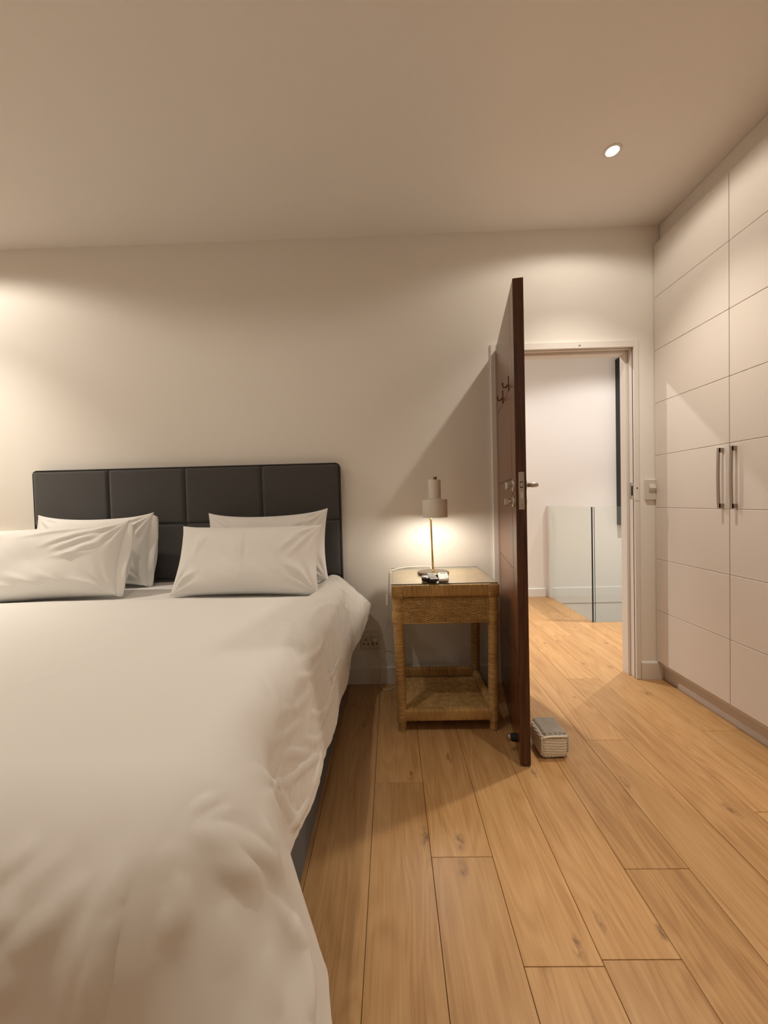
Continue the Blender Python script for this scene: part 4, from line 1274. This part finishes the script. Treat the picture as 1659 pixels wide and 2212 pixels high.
m.tube(spline([(-bw - 0.002, -bd - 0.003, zt - 0.006), (-bw - 0.004, -bd - 0.004, bh), (-bw - 0.001, -bd + 0.004, 0.018)], 8), 0.0040, 10)
m.build('edge_rope', 'rope_cream', stp)

# ------------------------------------------------------------------ hall: balustrade and picture
gb = empty('glass_balustrade', (VOID_X, VOID_Y, 0)); tag(gb, 'frameless glass balustrade at the top of the stairs', 'balustrade')
GT = 0.012


def pane(x0, x1, y0, y1, z0, z1, edge_axis):
    m = MB(); m.box(x0, x1, y0, y1, z0, z1)
    o = m.build('glass_pane', ['clear_glass', 'glass_edge'], gb)
    o.location = (-VOID_X, -VOID_Y, 0)
    for p in o.data.polygons:
        if p.normal[edge_axis] < -0.5: p.material_index = 1
    return o


pane(VOID_X - 0.014, VOID_X, VOID_Y - 0.014, HALL_Y - 0.075, -0.30, 1.042, 1)
pane(VOID_X + 0.016, HALL_XR - 0.01, VOID_Y - 0.014, VOID_Y - 0.002, 0.0005, 1.042, 0)
m = MB(); m.bbox(VOID_X - 0.020, VOID_X + 0.004, HALL_Y - 0.075, HALL_Y - 0.004, 0.0, 1.042, 0.002); o = m.build('wall_channel', 'hall_paint', gb); o.location = (-VOID_X, -VOID_Y, 0)

pic = empty('picture', (2.575, HALL_Y, 1.74)); tag(pic, 'tall black box-framed picture with a white print on the hall wall', 'picture')
PD = 0.085
for a in ((0, 0.012, -PD, 0, -0.935, 0.935), (1.19, 1.202, -PD, 0, -0.935, 0.935), (0.012, 1.19, -PD, 0, 0.923, 0.935), (0.012, 1.19, -PD, 0, -0.935, -0.923)):
    m = MB(); m.bbox(*a, 0.001); m.build('frame_bar', 'frame_black', pic)
m = MB(); m.box(0.012, 1.19, -PD + 0.002, -0.03, -0.923, 0.923); cv = m.build('print', 'canvas', pic)
m = MB()
for i in range(70):
    x = 0.03 + RND.random() * 1.1; z = RND.uniform(-0.88, 0.88); s_ = RND.uniform(0.004, 0.014)
    m.box(x, x + s_, -PD + 0.0012, -PD + 0.0021, z, z + RND.uniform(0.008, 0.05))
m.build('print_marks', 'print_ink', cv)

# ------------------------------------------------------------------ recessed downlights
labels = ['glowing recessed downlight in the ceiling above the doorway', 'recessed downlight above the far bedside table, out of frame',
          'recessed downlight over the floor by the wardrobe, out of frame', 'recessed downlight over the foot of the bed, out of frame',
          'recessed downlight over the far side of the bed foot, out of frame', 'added fill downlight behind the camera on the wardrobe side, unseen',
          'added fill downlight behind the camera in the far corner, unseen', 'recessed hall downlight hidden above the doorway head',
          'recessed downlight over the stairwell, out of frame']
for i, (x, y, bf, sf, col) in enumerate(DOWNLIGHTS):
    root = empty('downlight', (x, y, CEIL)); tag(root, labels[i], 'downlight', 'recessed ceiling downlights')
    m = MB(); m.lathe([(0.0270, 0.012), (0.0270, -0.0025), (0.030, -0.0045), (0.040, -0.003), (0.042, 0.0)], 40); m.build('trim_ring', 'trim_paint', root)
    m = MB(); m.lathe([(0.0001, -0.0030), (0.018, -0.0026), (0.0268, -0.0012)][::-1], 32); m.build('lens', 'downlight_glow', root)
    for nm, pwr, ang, bl in (('beam_light', bf * CORE_POWER, math.radians((102, 102, 68, 92)[i]) if i < 4 else CORE_ANGLE, 1.0), ('spill_light', sf * SPILL_POWER, SPILL_ANGLE, 0.28)):
        ld = bpy.data.lights.new(nm, 'SPOT'); ld.color = col
        ld.energy = pwr
        ld.spot_size = ang; ld.spot_blend = bl; ld.shadow_soft_size = 0.022
        lo = bpy.data.objects.new(nm, ld); COL.objects.link(lo); lo.parent = root; lo.location = (0, 0, -0.030)
